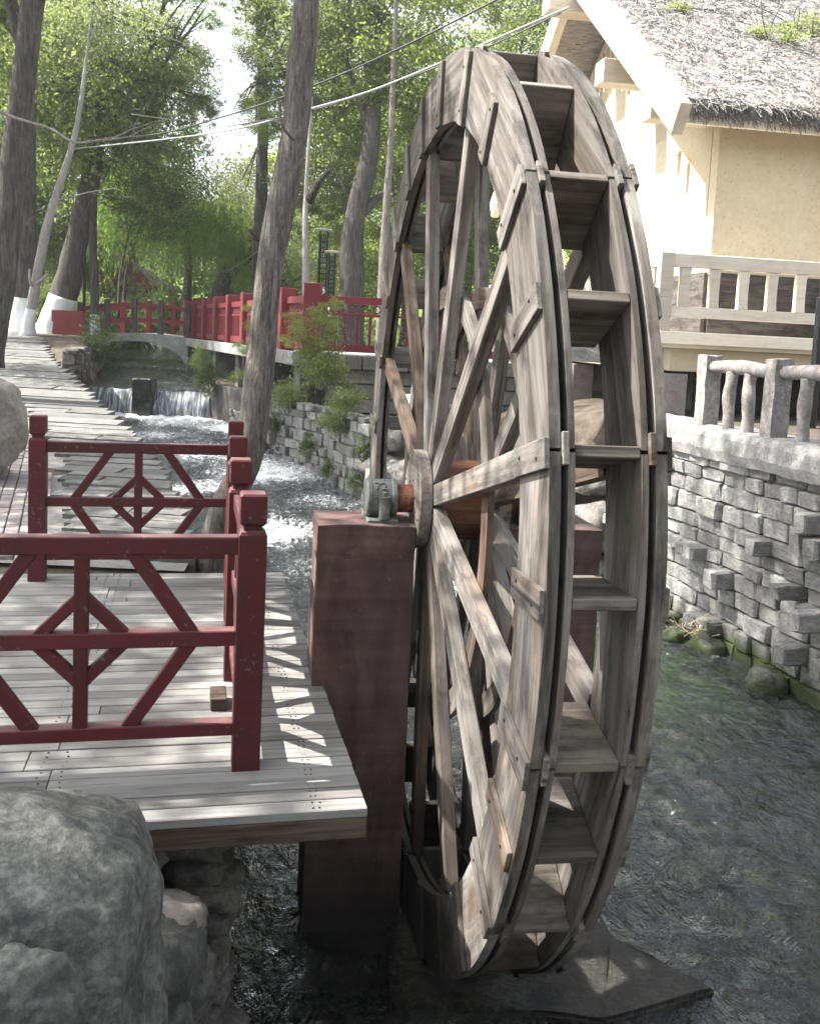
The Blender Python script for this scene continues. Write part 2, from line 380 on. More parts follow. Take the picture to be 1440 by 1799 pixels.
M_WILLOW = leaf_mat('willow_leaf', (0.10, 0.15, 0.05), (0.14, 0.20, 0.065), (0.19, 0.255, 0.09), 0.58)
M_STRAW = NT('dry_straw').done((0.42, 0.36, 0.25), 0.8)

def water_mat(name, clear=(0.72, 0.80, 0.74), scale=5.0, strength=0.6, dist=0.05, stretch=(1, 1, 1), turb=0.0):
    k = NT(name); v = k.coord(stretch, False)
    a = k.noise(v, scale, 5, 0.62, 0.8); b = k.noise(v, scale*4.2, 4, 0.6, 0.5); d = k.noise(v, scale*0.45, 2, 0.5)
    h = k.math('ADD', k.math('ADD', k.math('MULTIPLY', a, 0.55), k.math('MULTIPLY', b, 0.17)), k.math('MULTIPLY', d, 0.3))
    nrm = k.bump(h, strength, dist)
    fr = k.n('ShaderNodeFresnel'); fr.inputs['IOR'].default_value = 1.36; k.l(nrm, fr.inputs['Normal'])
    gl = k.n('ShaderNodeBsdfGlossy'); gl.inputs['Roughness'].default_value = 0.04; gl.inputs['Color'].default_value = (0.9, 0.95, 1, 1); k.l(nrm, gl.inputs['Normal'])
    tr = k.n('ShaderNodeBsdfTransparent'); tr.inputs['Color'].default_value = (*clear, 1)
    mx = k.n('ShaderNodeMixShader'); k.l(k.math('MINIMUM', k.math('ADD', k.math('MULTIPLY', fr.outputs[0], 2.0), 0.035), 1.0), mx.inputs[0])
    k.l(tr.outputs[0], mx.inputs[1]); k.l(gl.outputs[0], mx.inputs[2])
    at_ = k.n('ShaderNodeAttribute'); at_.attribute_name = 'foam'
    fm = k.n('ShaderNodeBsdfDiffuse'); fm.inputs['Color'].default_value = (0.80, 0.82, 0.84, 1); k.l(nrm, fm.inputs['Normal'])
    fn = k.noise(v, scale*3.0, 6, 0.7, 1.0)
    ff = k.ramp(k.math('ADD', k.math('MULTIPLY', fn, 0.75), k.math('MULTIPLY', at_.outputs['Fac'], 0.55)), [(0.62, gray(0)), (0.80, gray(0.9))])
    m2 = k.n('ShaderNodeMixShader'); k.l(ff, m2.inputs[0]); k.l(mx.outputs[0], m2.inputs[1]); k.l(fm.outputs[0], m2.inputs[2])
    k.l(m2.outputs[0], k.out.inputs['Surface']); return k.m
M_WATER = water_mat('stream_water', (0.60, 0.67, 0.60), 4.4, 1.0, 0.30, (1.3, 0.75, 1))
def bed_mat():
    k = NT('stream_bed'); g = k.n('ShaderNodeNewGeometry'); P = g.outputs['Position']
    a = k.noise(P, 0.55, 4, 0.6, 0.5); b = k.noise(P, 6, 6, 0.7); vo = k.n('ShaderNodeTexVoronoi'); vo.inputs['Scale'].default_value = 7; k.l(P, vo.inputs['Vector'])
    c = k.ramp(b, [(0.3, (0.012, 0.011, 0.0095)), (0.5, (0.034, 0.031, 0.025)), (0.7, (0.08, 0.073, 0.058))])
    sx = k.n('ShaderNodeVectorMath', operation='DISTANCE'); k.l(P, sx.inputs[0]); sx.inputs[1].default_value = (2.75, 9.0, -1.5)      # the algae bed in the sunny pool
    md = k.n('ShaderNodeMapRange'); md.inputs[1].default_value = 0.4; md.inputs[2].default_value = 2.2; md.inputs[3].default_value = 0.24; md.inputs[4].default_value = -0.11; k.l(sx.outputs['Value'], md.inputs[0])
    c = k.mix(k.ramp(k.math('ADD', a, md.outputs[0]), [(0.50, gray(0)), (0.64, gray(0.9))]), c, k.ramp(b, [(0.35, (0.035, 0.06, 0.012)), (0.65, (0.16, 0.24, 0.045))]))
    return k.done(c, 0.9, k.bump(k.math('ADD', b, vo.outputs[0]), 0.8, 0.05), 0.2)
M_BED = bed_mat()
def ground_mat():
    k = NT('ground_grass_soil'); g = k.n('ShaderNodeNewGeometry'); P = g.outputs['Position']
    a = k.noise(P, 0.35, 6, 0.65); b = k.noise(P, 5, 6, 0.7); d = k.noise(P, 0.12, 3, 0.5)
    c = k.ramp(b, [(0.3, (0.05, 0.04, 0.031)), (0.5, (0.085, 0.07, 0.056)), (0.7, (0.14, 0.12, 0.10))])
    gr = k.ramp(b, [(0.3, (0.055, 0.085, 0.018)), (0.5, (0.10, 0.15, 0.03)), (0.7, (0.17, 0.22, 0.06))])
    x = k.posz(); mr = k.n('ShaderNodeMapRange'); mr.inputs[1].default_value = 28; mr.inputs[2].default_value = 40; k.l(x[1], mr.inputs[0])
    f = k.ramp(k.math('ADD', k.math('MULTIPLY', mr.outputs[0], 0.5), k.math('MULTIPLY', a, 0.6)), [(0.42, gray(0)), (0.62, gray(1))])
    return k.done(k.mix(f, c, gr), 0.95, k.bump(b, 0.6, 0.05), 0.15)
M_GROUND = ground_mat()
# ------------------------------------------------------------------ the setting: ground, stream bed, water
LB_Y = [-8, 0, 1.5, 2.5, 3.74, 5.36, 7.2, 8.5, 10.8, 13.1, 15.8, 18.9, 20.9, 22, 26, 31, 40, 60]
LB_X = [4.5, 2.2, 0.7, -0.35, -0.64, -0.95, -1.5, -1.95, -2.7, -3.62, -4.9, -6.35, -7.1, -7.4, -8.4, -9.9, -12.5, -19]
RB_Y = [-8, 5, 7.78, 10.16, 11.2, 12.2, 13.2, 14.26, 16.14, 18.04, 20.82, 22.02, 26, 31, 40, 60]
RB_X = [7.0, 4.15, 3.51, 2.9, 2.5, 1.8, 0.6, -0.63, -1.5, -2.66, -3.95, -4.7, -5.9, -7.2, -9.6, -16]
def xl(y): return interp(LB_Y, LB_X, y)
def xr(y): return interp(RB_Y, RB_X, y)
def n2(x, y, s=1.0, o=0.0): return mnoise.noise((x*s+o, y*s-o, o*0.37))
def zright(x, y):
    z = 0.84
    if y > 11.5: z = 0.84 - 0.66*sst(11.5, 14, y)*sst(2.6, 1.0, x) if False else 0.84 - 0.66*sst(11.5, 13.5, y)*(1-sst(1.0, 2.8, x))
    if y > 18: z += 0.9*sst(24, 40, y)
    return z
def zhill(x, y):
    h = 0.30*max(0, y-50)
    h = 24*(1-math.exp(-h/24))
    h += 3.0*sst(-16, -40, x)*sst(10, 40, y) if x < -16 else 0
    return h
def zground(x, y):
    a, b = xl(y), xr(y); zb = zwater(y) - 0.32 + 0.06*n2(x, y, 2.0, 3)
    wl = 0.55 if y < 6.0 else 0.12
    zl = zpath(y); mid = sst(11.2, 11.9, y)*sst(14.8, 14.0, y); bo = 0.26*(1-mid); bw_ = 0.12+0.9*mid
    if 1.8 < y < 6.45: zl -= 0.14*sst(-5.2, -4.4, x)*sst(6.45, 6.25, y)*sst(1.8, 2.6, y)      # hollow under the deck
    if x <= a - wl: z = zl
    elif x < a: z = zl + (zb-zl)*((x-(a-wl))/wl)
    elif x <= b+bo: z = zb
    elif x < b+bo+bw_: z = zb + (zright(x, y)-zb)*sst(0, 1, (x-b-bo)/bw_)
    else: z = zright(x, y)
    if x < a-wl or x > b+bo+bw_: z += zhill(x, y) + (0.02*n2(x, y, 1.3) if y < 30 else 0.12*n2(x, y, 0.5))
    return z
gx = np.unique(np.concatenate([np.arange(-14, 8.01, 0.16), -14-np.geomspace(0.5, 400, 22), 8+np.geomspace(0.4, 400, 22)]).round(3))
gy = np.unique(np.concatenate([np.arange(-6, 33.01, 0.2), 33+np.geomspace(0.4, 600, 46), [-7.5, -10, -20, -60]]).round(3))
V = [(x, y, zground(x, y)) for y in gy for x in gx]; nx = len(gx)
F = [(j*nx+i, j*nx+i+1, (j+1)*nx+i+1, (j+1)*nx+i) for j in range(len(gy)-1) for i in range(nx-1)]
me = mk(V, F, True); me.materials.append(M_GROUND); me.materials.append(M_BED)
mi = []
for q in F:
    x = sum(V[i][0] for i in q)/4; y = sum(V[i][1] for i in q)/4
    mi.append(1 if xl(y)-0.3 < x < xr(y)+0.3 and y < 60 else 0)
me.polygons.foreach_set('material_index', mi)
g = ob('ground', me, None, kind='structure')

def water_sheet(name, y0, y1, ny, nxw, zf, foam):
    V = []; fo = []
    for j in range(ny+1):
        y = y0 + (y1-y0)*j/ny
        a, b = xl(y)-(0.5 if y < 6.6 else 0.10), xr(y)+0.10
        for i in range(nxw+1):
            x = a + (b-a)*i/nxw
            turb = foam(x, y)
            dz = 0.012*n2(x*1.0, y*0.8, 3.0) + (0.006+0.05*turb)*n2(x, y*0.7, 7.0, 5) + 0.03*turb*n2(x, y, 2.6, 9)
            V.append((x, y, zf(y)+dz)); fo.append(turb)
    w = nxw+1
    F = [(j*w+i, j*w+i+1, (j+1)*w+i+1, (j+1)*w+i) for j in range(ny) for i in range(nxw)]
    me = mk(V, F, True); at_ = me.attributes.new('foam', 'FLOAT', 'POINT'); at_.data.foreach_set('value', fo)
    return ob(name, me, M_WATER, kind='structure')
def foam_near(x, y):
    f = 0.62*sst(7.5, 12, y)*(0.58 + 0.9*n2(x, y, 0.8, 4)) + 0.10
    f += 0.8*sst(21.0, 21.9, y) + 0.35*sst(17.5, 21, y)*max(0, n2(x, y, 1.0, 7)+0.2)
    f += 0.28*math.exp(-((x+0.35)**2/0.25+(y-7.6)**2/3.0)) + 0.22*math.exp(-((x+0.5)**2/0.2+(y-5.6)**2/1.0))
    return max(0.0, min(1.0, f))
water_sheet('water', -4, 22.0, 330, 96, zwater, foam_near)
water_sheet('water', 22.0, 29.8, 60, 50, zwater, lambda x, y: 0.28+0.2*n2(x, y, 1.2))
water_sheet('water', 29.8, 58, 60, 30, zwater, lambda x, y: 0.35 if y < 30.2 else 0.12)
# the fall over the weir: a ribbed sheet of white water
def fall_mat():
    k = NT('falling_water'); v = k.coord((9, 1, 0.9), False)
    a = k.noise(v, 2.2, 6, 0.7, 0.4)
    c = k.ramp(a, [(0.40, (0.05, 0.058, 0.065)), (0.53, (0.22, 0.25, 0.275)), (0.66, (0.66, 0.69, 0.72))])
    return k.done(c, 0.25, k.bump(a, 0.8, 0.05), 0.5)
V = []; F = []; nxf, nzf = 90, 10; xa, xb = xl(22)-0.1, xr(22)+0.1
for j in range(nzf+1):
    t = j/nzf
    for i in range(nxf+1):
        x = xa+(xb-xa)*i/nxf
        y = 22.0 - 0.20*math.sin(t*math.pi/2)**1.5 - 0.03*n2(x*5, t*1.5, 1.0)
        V.append((x, y, 0.175 - 0.56*t**1.5 + 0.02*n2(x*2, t, 1.0, 2)))
F = [(j*(nxf+1)+i, j*(nxf+1)+i+1, (j+1)*(nxf+1)+i+1, (j+1)*(nxf+1)+i) for j in range(nzf) for i in range(nxf)]
ob('waterfall', mk(V, F, True), fall_mat(), kind='structure')
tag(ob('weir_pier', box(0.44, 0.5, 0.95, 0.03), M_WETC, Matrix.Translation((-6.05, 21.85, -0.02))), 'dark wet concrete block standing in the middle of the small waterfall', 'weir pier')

# ------------------------------------------------------------------ stone pieces
def stone_variants(n, jit, sub=False):
    out = []
    for i in range(n):
        V, F = cbox_vf(1, 1, 1, random.uniform(0.05, 0.11))
        V = [(x+random.uniform(-jit, jit), y+random.uniform(-jit, jit), z+random.uniform(-jit, jit)) for x, y, z in V]
        out.append(mk(V, F, False, 'stone'))
    return out
def rock_mesh(sx, sy, sz, sub, amp, freq, seed, boxy=0.0):
    bm = bmesh.new(); bmesh.ops.create_icosphere(bm, subdivisions=sub, radius=1.0)
    for v in bm.verts:
        p = v.co.copy()
        if boxy:
            m = max(abs(p.x), abs(p.y), abs(p.z)); p = p.lerp(p/m*0.86, boxy)
        q = p*freq + Vector((seed, seed*1.7, -seed))
        d = amp*(mnoise.noise(q) + 0.5*mnoise.noise(q*2.1) + 0.25*mnoise.noise(q*4.3) + 0.12*mnoise.noise(q*9))
        rg = abs(mnoise.noise(q*0.9+Vector((7, 3, 1)))); d -= 0.22*amp*max(0, 1-rg/0.07)      # clefts
        p = p*(1+d); v.co = Vector((p.x*sx, p.y*sy, p.z*sz))
    me = bpy.data.meshes.new('rock'); bm.to_mesh(me); bm.free()
    me.polygons.foreach_set('use_smooth', [True]*len(me.polygons)); return me
def rock(name, label, c, s, mat, sub=4, amp=0.22, freq=1.2, seed=1.0, boxy=0.3, rot=0.0, group=None, cat='rock'):
    o = ob(name, rock_mesh(*s, sub, amp, freq, seed, boxy), mat, Matrix.Translation(c) @ Matrix.Rotation(rot, 4, 'Z'))
    return tag(o, label, cat, group)

# paved footpath beside the stream: flagstones and brick pavers
path = bpy.data.objects.new('footpath', None); link(path); place(path, Matrix.Translation((-3, 10, 0))); path['kind'] = 'structure'
SR_Y = [6.6, 7.2, 8.52, 10.76, 13.14, 15.8, 18.9, 20.86, 22.84, 29]; SR_X = [-1.45, -1.58, -1.99, -2.73, -3.73, -5.06, -6.61, -7.67, -8.6, -11.2]
SL_Y = [6.6, 6.98, 9.08, 11.6, 14.26, 16.96, 19.76, 21.84, 29]; SL_X = [-2.4, -2.53, -3.27, -4.2, -5.5, -7.1, -8.8, -10.0, -13.2]
y = 6.62; k = 0
while y < 26:
    L = random.uniform(0.20, 0.36)*(1+0.05*(y-6.6)); y2 = y+L
    xs0, xs1 = interp(SL_Y, SL_X, y+L/2)+random.uniform(-0.09, 0.08), interp(SR_Y, SR_X, y+L/2)+random.uniform(-0.025, 0.025)
    parts = [(xs0, xs1)]
    if random.random() < 0.25:
        m = random.uniform(0.35, 0.65); parts = [(xs0, xs0+(xs1-xs0)*m-0.03), (xs0+(xs1-xs0)*m+0.01, xs1)]
    for a, b in parts:
        n = 7; top = []; slope = -0.04*(b-a); gap = 0.006+0.0006*y
        for i in range(n): top.append((a+(b-a)*i/(n-1)+random.uniform(-.02, .02), y+gap+random.uniform(0, 0.022)+slope*(i/(n-1)-.5)))
        for i in range(n-1, -1, -1): top.append((a+(b-a)*i/(n-1)+random.uniform(-.02, .02), y2-gap-random.uniform(0, 0.022)+slope*(i/(n-1)-.5)))
        zt = 0.035+random.uniform(-0.008, 0.012); tl = random.uniform(-0.006, 0.006)
        V = [(x-a, yy-y, zpath(yy)+zt+tl*((x-a)/(b-a)-.5)) for x, yy in top] + [(x-a, yy-y, zpath(yy)-0.06) for x, yy in top]
        m_ = len(top); F = [tuple(range(m_))] + [(i, i+m_, (i+1) % m_+m_, (i+1) % m_)[::-1] for i in range(m_)]
        ob('flagstone', mk(V, [f[::1] for f in F]), M_FLAG, Matrix.Translation((a, y, 0)), path)
    y = y2
bm_ = [mk(*cbox_vf(0.205, 0.098, 0.05, 0.006)) for _ in range(1)]
cnt = 0; bw, bl = 0.108, 0.215
ang = rad(20); ca, sa = math.cos(ang), math.sin(ang)
for r in range(-60, 80):
    for c in range(-40, 60):
        lx = (c + (0.5 if r % 2 else 0))*bl; ly = r*bw
        x, yb = -4.2+ca*ly - sa*lx, 9.6 + sa*ly + ca*lx
        if not (6.5 < yb < 14.2): continue
        xe = interp(SL_Y, SL_X, yb)
        pxl = 720 + FPX*x/yb
        if x > xe-0.16 or x < xe-2.2 or pxl < -60 or cnt >= 300: continue
        ob('brick', bm_[0], M_BRICK, Matrix.Translation((x, yb, zpath(yb)+0.012+random.uniform(-.004, .006))) @ Matrix.Rotation(ang+math.pi/2+random.uniform(-.02, .02), 4, 'Z') @ Matrix.Rotation(random.uniform(-.015, .015), 4, 'X'), path); cnt += 1
# sand bedding under the pavers
V = []; F = []; yy = np.linspace(6.4, 29, 60)
for y in yy:
    for t in np.linspace(0, 1, 6):
        a, b = interp(SL_Y, SL_X, y)-4.5, interp(SR_Y, SR_X, y)-0.03
        V.append((a+(b-a)*t, y, zpath(y)+0.004+0.006*random.random()))
F = [(j*6+i, j*6+i+1, (j+1)*6+i+1, (j+1)*6+i) for j in range(59) for i in range(5)]
ob('bedding', mk(V, F, True), stone_mat('sand_bedding', (0.14, 0.13, 0.12), (0.24, 0.225, 0.21), (0.34, 0.325, 0.31), 6, None, 0.5, 0.95, 0.02), None, path)

# right bank wall of squared stones with jutting headers
TH = rad(-9.42); U = Vector((math.sin(TH), math.cos(TH), 0)); N = Vector((math.cos(TH), -math.sin(TH), 0))
ZV = Vector((0, 0, 1))
def stone_wall(name, label, pts, z0f, z1, ch, lw, protr, mat, variants, depth=0.22, backw=0.25, maxn=290, face=1, jut=0.2, rough=0.02):
    t = thing(name, label, 'stone wall', Vector((pts[0][0], pts[0][1], z0f(0))))
    P = [Vector((p[0], p[1], 0)) for p in pts]
    segs = [(P[i], P[i+1]) for i in range(len(P)-1)]
    n = 0
    for a, b in segs:
        d = (b-a); L = d.length; d.normalize(); nrm = Vector((-d.y, d.x, 0))*face       # outward towards the stream
        zb = min(z0f(0), z0f(L))
        ob('core', box(L+0.1, backw, z1-zb, 0.01), M_JOINT, frame((a+b)/2 - nrm*(backw/2+0.045) + ZV*((z1+zb)/2-0.03), d, ZV), t)
        z = zb; row = 0
        while z < z1-0.05:
            h = min(random.uniform(*ch), z1-z); s = -random.uniform(0, lw[0])
            while s < L:
                w = random.uniform(*lw); w = min(w, L-s+0.05)
                if w > 0.08 and n < maxn:
                    out = random.uniform(-rough, rough); dep = depth
                    if random.random() < protr and h > 0.1 and z < z1-0.3: out += random.uniform(0.55, 1.0)*jut; w2 = min(w, random.uniform(0.14, 0.21))
                    else: w2 = w
                    c = a + d*(s+w2/2) + nrm*(out-dep/2) + ZV*(z+h/2)
                    M = frame(c, d, ZV) @ Matrix.Rotation(random.uniform(-.03, .03), 4, 'X') @ Matrix.Rotation(random.uniform(-.03, .03), 4, 'Y') @ Matrix.Diagonal((w2-0.006, dep+(max(0, out)), h-0.007, 1))
                    ob('stone', own(random.choice(variants), mat), mat, M, t); n += 1
                s += w2
            z += h; row += 1
    return t
SV = stone_variants(14, 0.06)
SV2 = stone_variants(10, 0.07)
WA, WB = Vector((3.86, 6.3, 0)), Vector((2.50, 11.5, 0))
wall_dir = (WB-WA).normalized()
wall = stone_wall('stone_wall', 'sunlit grey stone retaining wall with jutting header stones under the concrete railing', [(WB.x, WB.y), (WA.x, WA.y)], lambda s: -1.45, 0.66, (0.125, 0.19), (0.2, 0.46), 0.125, M_WALL, SV, face=-1, maxn=330, jut=0.17, rough=0.025)
# rough coping on the wall
V = []; F = []; nL = 60; prof = [(-0.05, 0.62), (0.045, 0.60), (0.075, 0.70), (0.06, 0.83), (0.02, 0.89), (-0.12, 0.91), (-0.5, 0.90)]
d_ = wall_dir; nr_ = Vector((-d_.y, d_.x, 0)); nr_ = nr_ if nr_.x < 0 else -nr_
for i in range(nL+1):
    p = WA.lerp(WB, i/nL)
    for o, z in prof:
        q = p + nr_*(o+0.02*mnoise.noise((i*0.5, z*9, o*5))+0.012*mnoise.noise((i*1.9, z*19, 3)))
        V.append((q.x, q.y, z+0.015*mnoise.noise((i*0.6, o*9, 2))))
m_ = len(prof)
F = [(i*m_+k, i*m_+k+1, (i+1)*m_+k+1, (i+1)*m_+k) for i in range(nL) for k in range(m_-1)]
ob('coping', mk(V, F, False), M_COPE, None, wall)

# cast concrete railing imitating logs, on the wall
def rough_tube(P, R, n=10, amp=0.10):
    P = smooth_pts(P, 5); Rr = [interp(np.linspace(0, 1, len(R)), R, i/(len(P)-1)) for i in range(len(P))]
    V, F = tube_vf(P, Rr, n, amp*2); return mk(V, F, True)
rl = thing('concrete_railing', 'pinkish cast concrete railing imitating logs on top of the stone wall', 'railing', WB + nr_*(-0.12) + ZV*0.9)
rb = lambda s, off=0.0: WB + (WA-WB).normalized()*s + nr_*(-0.13+off)
def rough_box(sx, sy, sz, seed, amp=0.012):
    bm = bmesh.new(); bmesh.ops.create_cube(bm, size=1.0)
    bmesh.ops.subdivide_edges(bm, edges=bm.edges[:], cuts=4, use_grid_fill=True)
    for v in bm.verts:
        p = Vector((v.co.x*sx, v.co.y*sy, v.co.z*sz)); q = p*9 + Vector((seed, seed, seed))
        v.co = p + Vector((mnoise.noise(q), mnoise.noise(q+Vector((9, 0, 0))), mnoise.noise(q+Vector((0, 9, 0)))))*amp
    me = bpy.data.meshes.new('rough'); bm.to_mesh(me); bm.free(); return me
S0, SP = 1.62, 1.15
for i in range(0, 5):
    p = rb(S0+SP*i)
    ob('post', rough_box(0.165, 0.18, 0.72, i*3.1, 0.016), M_CRAIL, frame(p+ZV*1.255, WA-WB, ZV), rl)
    a, b = rb(S0+SP*i+0.09), rb(S0+SP*(i+1)-0.09)
    ob('rail', rough_tube([a+ZV*1.50, a.lerp(b, .5)+ZV*1.515, b+ZV*1.49], [0.062, 0.068, 0.06]), M_CRAIL, None, rl)
    for f in (0.34, 0.66):
        q = a.lerp(b, f); w = lambda: Vector((random.uniform(-.02, .02), random.uniform(-.02, .02), 0))
        ob('baluster', rough_tube([q+ZV*0.88, q+w()+ZV*1.05, q+w()+ZV*1.22, q+w()+ZV*1.36, q+ZV*1.46], [0.062, 0.055, 0.066, 0.055, 0.06]), M_CRAIL, None, rl)

# mossy rocks along the foot of the wall and the bank behind the wheel
for i in range(4):
    s = random.uniform(0.2, 1); p = WA.lerp(WB, s) + nr_*random.uniform(0.12, 0.3)
    r = random.uniform(0.07, 0.17)
    rock('bank_rock', 'small mossy rock at the waterline below the stone retaining wall', (p.x, p.y, -1.22+r*0.15), (r*1.3, r, r*0.8), M_ROCKM, 3, 0.35, 1.5, i*2.3, 0.2, random.random()*6, 'mossy rocks below the retaining wall')
for i in range(34):
    yb = random.uniform(11.3, 14.2); lvl = random.choice((0, 0, 1, 1, 2)); xb = xr(yb)+0.05+lvl*0.14; r = random.uniform(0.16, 0.36)
    rock('bank_rock', 'dark rough rock stacked in the bank seen through the wheel', (xb, yb-0.15, zwater(yb)+r*0.2+lvl*0.5), (r*1.2, r, r*0.8), M_ROCKM, 3, 0.4, 1.5, 40+i*1.3, 0.3, random.random()*6, 'rocks of the bank behind the wheel')

# rubble wall of the right bank upstream
stone_wall('rubble_wall', 'sunlit rubble wall along the stream below the red terrace', [(-0.55, 14.2), (-1.45, 16.14), (-2.6, 18.0), (-3.9, 20.8), (-4.66, 22.0)], lambda s: -1.3, 0.42, (0.14, 0.24), (0.18, 0.4), 0.06, M_WALL, SV2, face=1, maxn=240, jut=0.15, rough=0.05)
# left bank wall of the path by the weir
lw = stone_wall('rough_bank_wall', 'rough dark stone bank wall between the path and the weir', [(-7.0, 20.2), (-7.75, 22.6), (-8.55, 26.0), (-9.75, 30.6)], lambda s: -0.4, 1.05, (0.16, 0.26), (0.22, 0.45), 0.1, M_ROCKM, SV2, face=-1, maxn=130, jut=0.15, rough=0.07)

# ------------------------------------------------------------------ deck with red railing
DA = rad(12.9); D1 = Vector((math.cos(DA), math.sin(DA), 0)); D2 = Vector((-math.sin(DA), math.cos(DA), 0)); DO = Vector((-0.567, 3.532, 0))
def dk(a, b, z=0.0): return DO + D1*a + D2*b + ZV*z
deck = thing('wooden_deck', 'grey plank deck with red railing standing over the stream beside the wheel', 'deck', dk(-0.8, 1.2, -0.4))
pitch = 0.0865; b = -0.384; row = 0
nails = []
while b < 2.98:
    w = pitch-0.007; jx = -0.70+random.choice((0, 0, 0.0, 0.12, -0.1))
    for a0, a1 in ((-3.3, jx-0.0015), (jx+0.0015, 0.407+random.uniform(-.002, .002))):
        o = ob('deck_board', own(box(a1-a0, w, 0.034, 0.003), M_DECK), M_DECK, frame(dk((a0+a1)/2, b+w/2, -0.017+random.uniform(-.002, .0015)), D1, ZV) @ Matrix.Rotation(random.uniform(-.004, .004), 4, 'X'), deck)
    for a in (-0.74, -0.66, 0.22, 0.24):
        for q in (0.25, 0.75): nails.append(dk(a+random.uniform(-.006, .006), b+w*q, 0.0012))
    b += pitch; row += 1
mb = MB()
for p in nails:
    V, F = lathe_vf([(0.0042, -0.004), (0.0042, 0.0), (0.001, 0.0006)], 6); mb.add(V, F, Matrix.Translation(p))
o = ob('nail_heads', mb.mesh(), M_NAIL, None, deck); o['kind'] = 'stuff'
bar('fascia', dk(-3.3, -0.372, -0.075), dk(0.405, -0.372, -0.075), 0.024, 0.078, M_WOODD, deck)
bar('fascia', dk(0.396, -0.355, -0.075), dk(0.396, 2.97, -0.075), 0.022, 0.076, M_WOODD, deck)
for a in (-2.6, -1.4, -0.35, 0.25): bar('joist', dk(a, -0.345, -0.085), dk(a, 2.95, -0.085), 0.07, 0.10, M_WOODD, deck)
for bb in (-0.1, 1.4, 2.7): bar('beam', dk(-3.2, bb, -0.185), dk(0.34, bb, -0.185), 0.09, 0.10, M_WOODD, deck)
for bb in (1.4, 2.7): bar('pile', dk(0.1, bb, -1.55), dk(0.1, bb, -0.235), 0.14, 0.14, M_WOODD, deck)

POST_PROF = [(0.052, 0.0), (0.052, 0.90), (0.045, 0.912), (0.034, 0.915), (0.034, 0.93), (0.049, 0.945), (0.049, 1.045), (0.043, 1.053)]
def square_lathe(prof):
    V = []; F = []
    for r, h in prof:
        c = 0.003
        V += [(-r+c, -r, h), (r-c, -r, h), (r, -r+c, h), (r, r-c, h), (r-c, r, h), (-r+c, r, h), (-r, r-c, h), (-r, -r+c, h)]
    n = 8
    for i in range(len(prof)-1):
        for k in range(n): F.append((i*n+k, i*n+(k+1) % n, (i+1)*n+(k+1) % n, (i+1)*n+k))
    F.append(tuple(range(n))[::-1]); F.append(tuple(range((len(prof)-1)*n, len(prof)*n))); return V, F
POSTME = mk(*square_lathe(POST_PROF))
rail = thing('red_railing', 'dark red timber railing with diamond lattice panels around the deck', 'railing', dk(0, 0, 0))
for a, bb in ((0, 0), (0, 0.95), (0.03, 1.9), (0.06, 2.85), (-1.20, 0.0), (-1.16, 2.83), (-2.4, 0)):
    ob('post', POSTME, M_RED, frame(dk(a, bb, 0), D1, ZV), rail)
def panel(A, B):
    A, B = Vector(A), Vector(B); d = (B-A).normalized(); nrm = ZV.cross(d); h = (B-A).length; A2, B2 = A+d*0.05, B-d*0.05
    def seg(name, s0, z0, s1, z1, w=0.046, t=0.052, off=0.0):
        p, q = A + d*s0 + ZV*z0 + nrm*off, A + d*s1 + ZV*z1 + nrm*off
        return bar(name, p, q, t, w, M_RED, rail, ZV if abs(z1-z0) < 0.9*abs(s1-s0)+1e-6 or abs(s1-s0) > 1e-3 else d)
    zt, zm, zb = 0.858, 0.508, 0.158
    for z, w in ((zt, 0.066), (zm, 0.058), (zb, 0.05)): seg('rail', 0.05, z, h-0.05, z, w, 0.062)
    m = h/2; k = h/1.2
    seg('upright', m, zb+0.005, m, zt-0.005, 0.05, 0.056)
    for s in (-1, 1):
        seg('diagonal_bar', m+s*0.16*k, zt-0.005, m+s*0.395*k, zm+0.005, 0.052, 0.046)
        seg('diagonal_bar', m+s*0.395*k, zm-0.005, m+s*0.16*k, zb+0.005, 0.052, 0.046)
        seg('diamond_bar', m+s*0.006, zm+0.158, m+s*0.150*k, zm+0.014, 0.044, 0.044)
        seg('diamond_bar', m+s*0.150*k, zm-0.014, m+s*0.006, zm-0.158, 0.044, 0.044)
panel(dk(-1.20, 0), dk(0, 0)); panel(dk(-2.4, 0), dk(-1.2, 0)); panel(dk(-1.16, 2.83), dk(0.06, 2.85))
panel(dk(0, 0), dk(0, 0.95)); panel(dk(0, 0.95), dk(0.03, 1.9)); panel(dk(0.03, 1.9), dk(0.06, 2.85))
tag(ob('wood_block', box(0.07, 0.16, 0.055, 0.004), M_WOODD, frame(dk(-0.085, 0.62, 0.03), D1, ZV)), 'small grey wood block on the deck at the foot of the side railing', 'block')
# stone pier and rocks under the deck's near corner
pe = thing('stone_pier', 'dark wet stacked stone pier carrying the near corner of the deck', 'pier', (-0.86, 3.42, -1.4))
for i in range(13):
    z = -1.36 + i*0.093
    for sx in (-0.11, 0.09):
        o = ob('stone', rock_mesh(0.145+random.uniform(-.02, .03), 0.15, 0.06, 3, 0.25, 1.6, i*1.9+sx*30, 0.55), M_ROCKM, Matrix.Translation((-0.79+sx+random.uniform(-.03, .03)-0.02*(i/12), 3.43+random.uniform(-.03, .03), z)), pe)
rock('foreground_boulder', 'large smooth grey boulder in the near left corner in front of the deck', (-1.04, 2.44, -0.10), (0.47, 0.42, 0.46), M_ROCK, 6, 0.13, 1.1, 3.3, 0.48, 0.2, None, 'boulder')
rock('foreground_stone', 'rough stone lump leaning on the foot of the large grey boulder', at(28, 1765, 1.98), (0.13, 0.11, 0.11), M_ROCK, 5, 0.25, 1.3, 8.1, 0.2, 0.5)
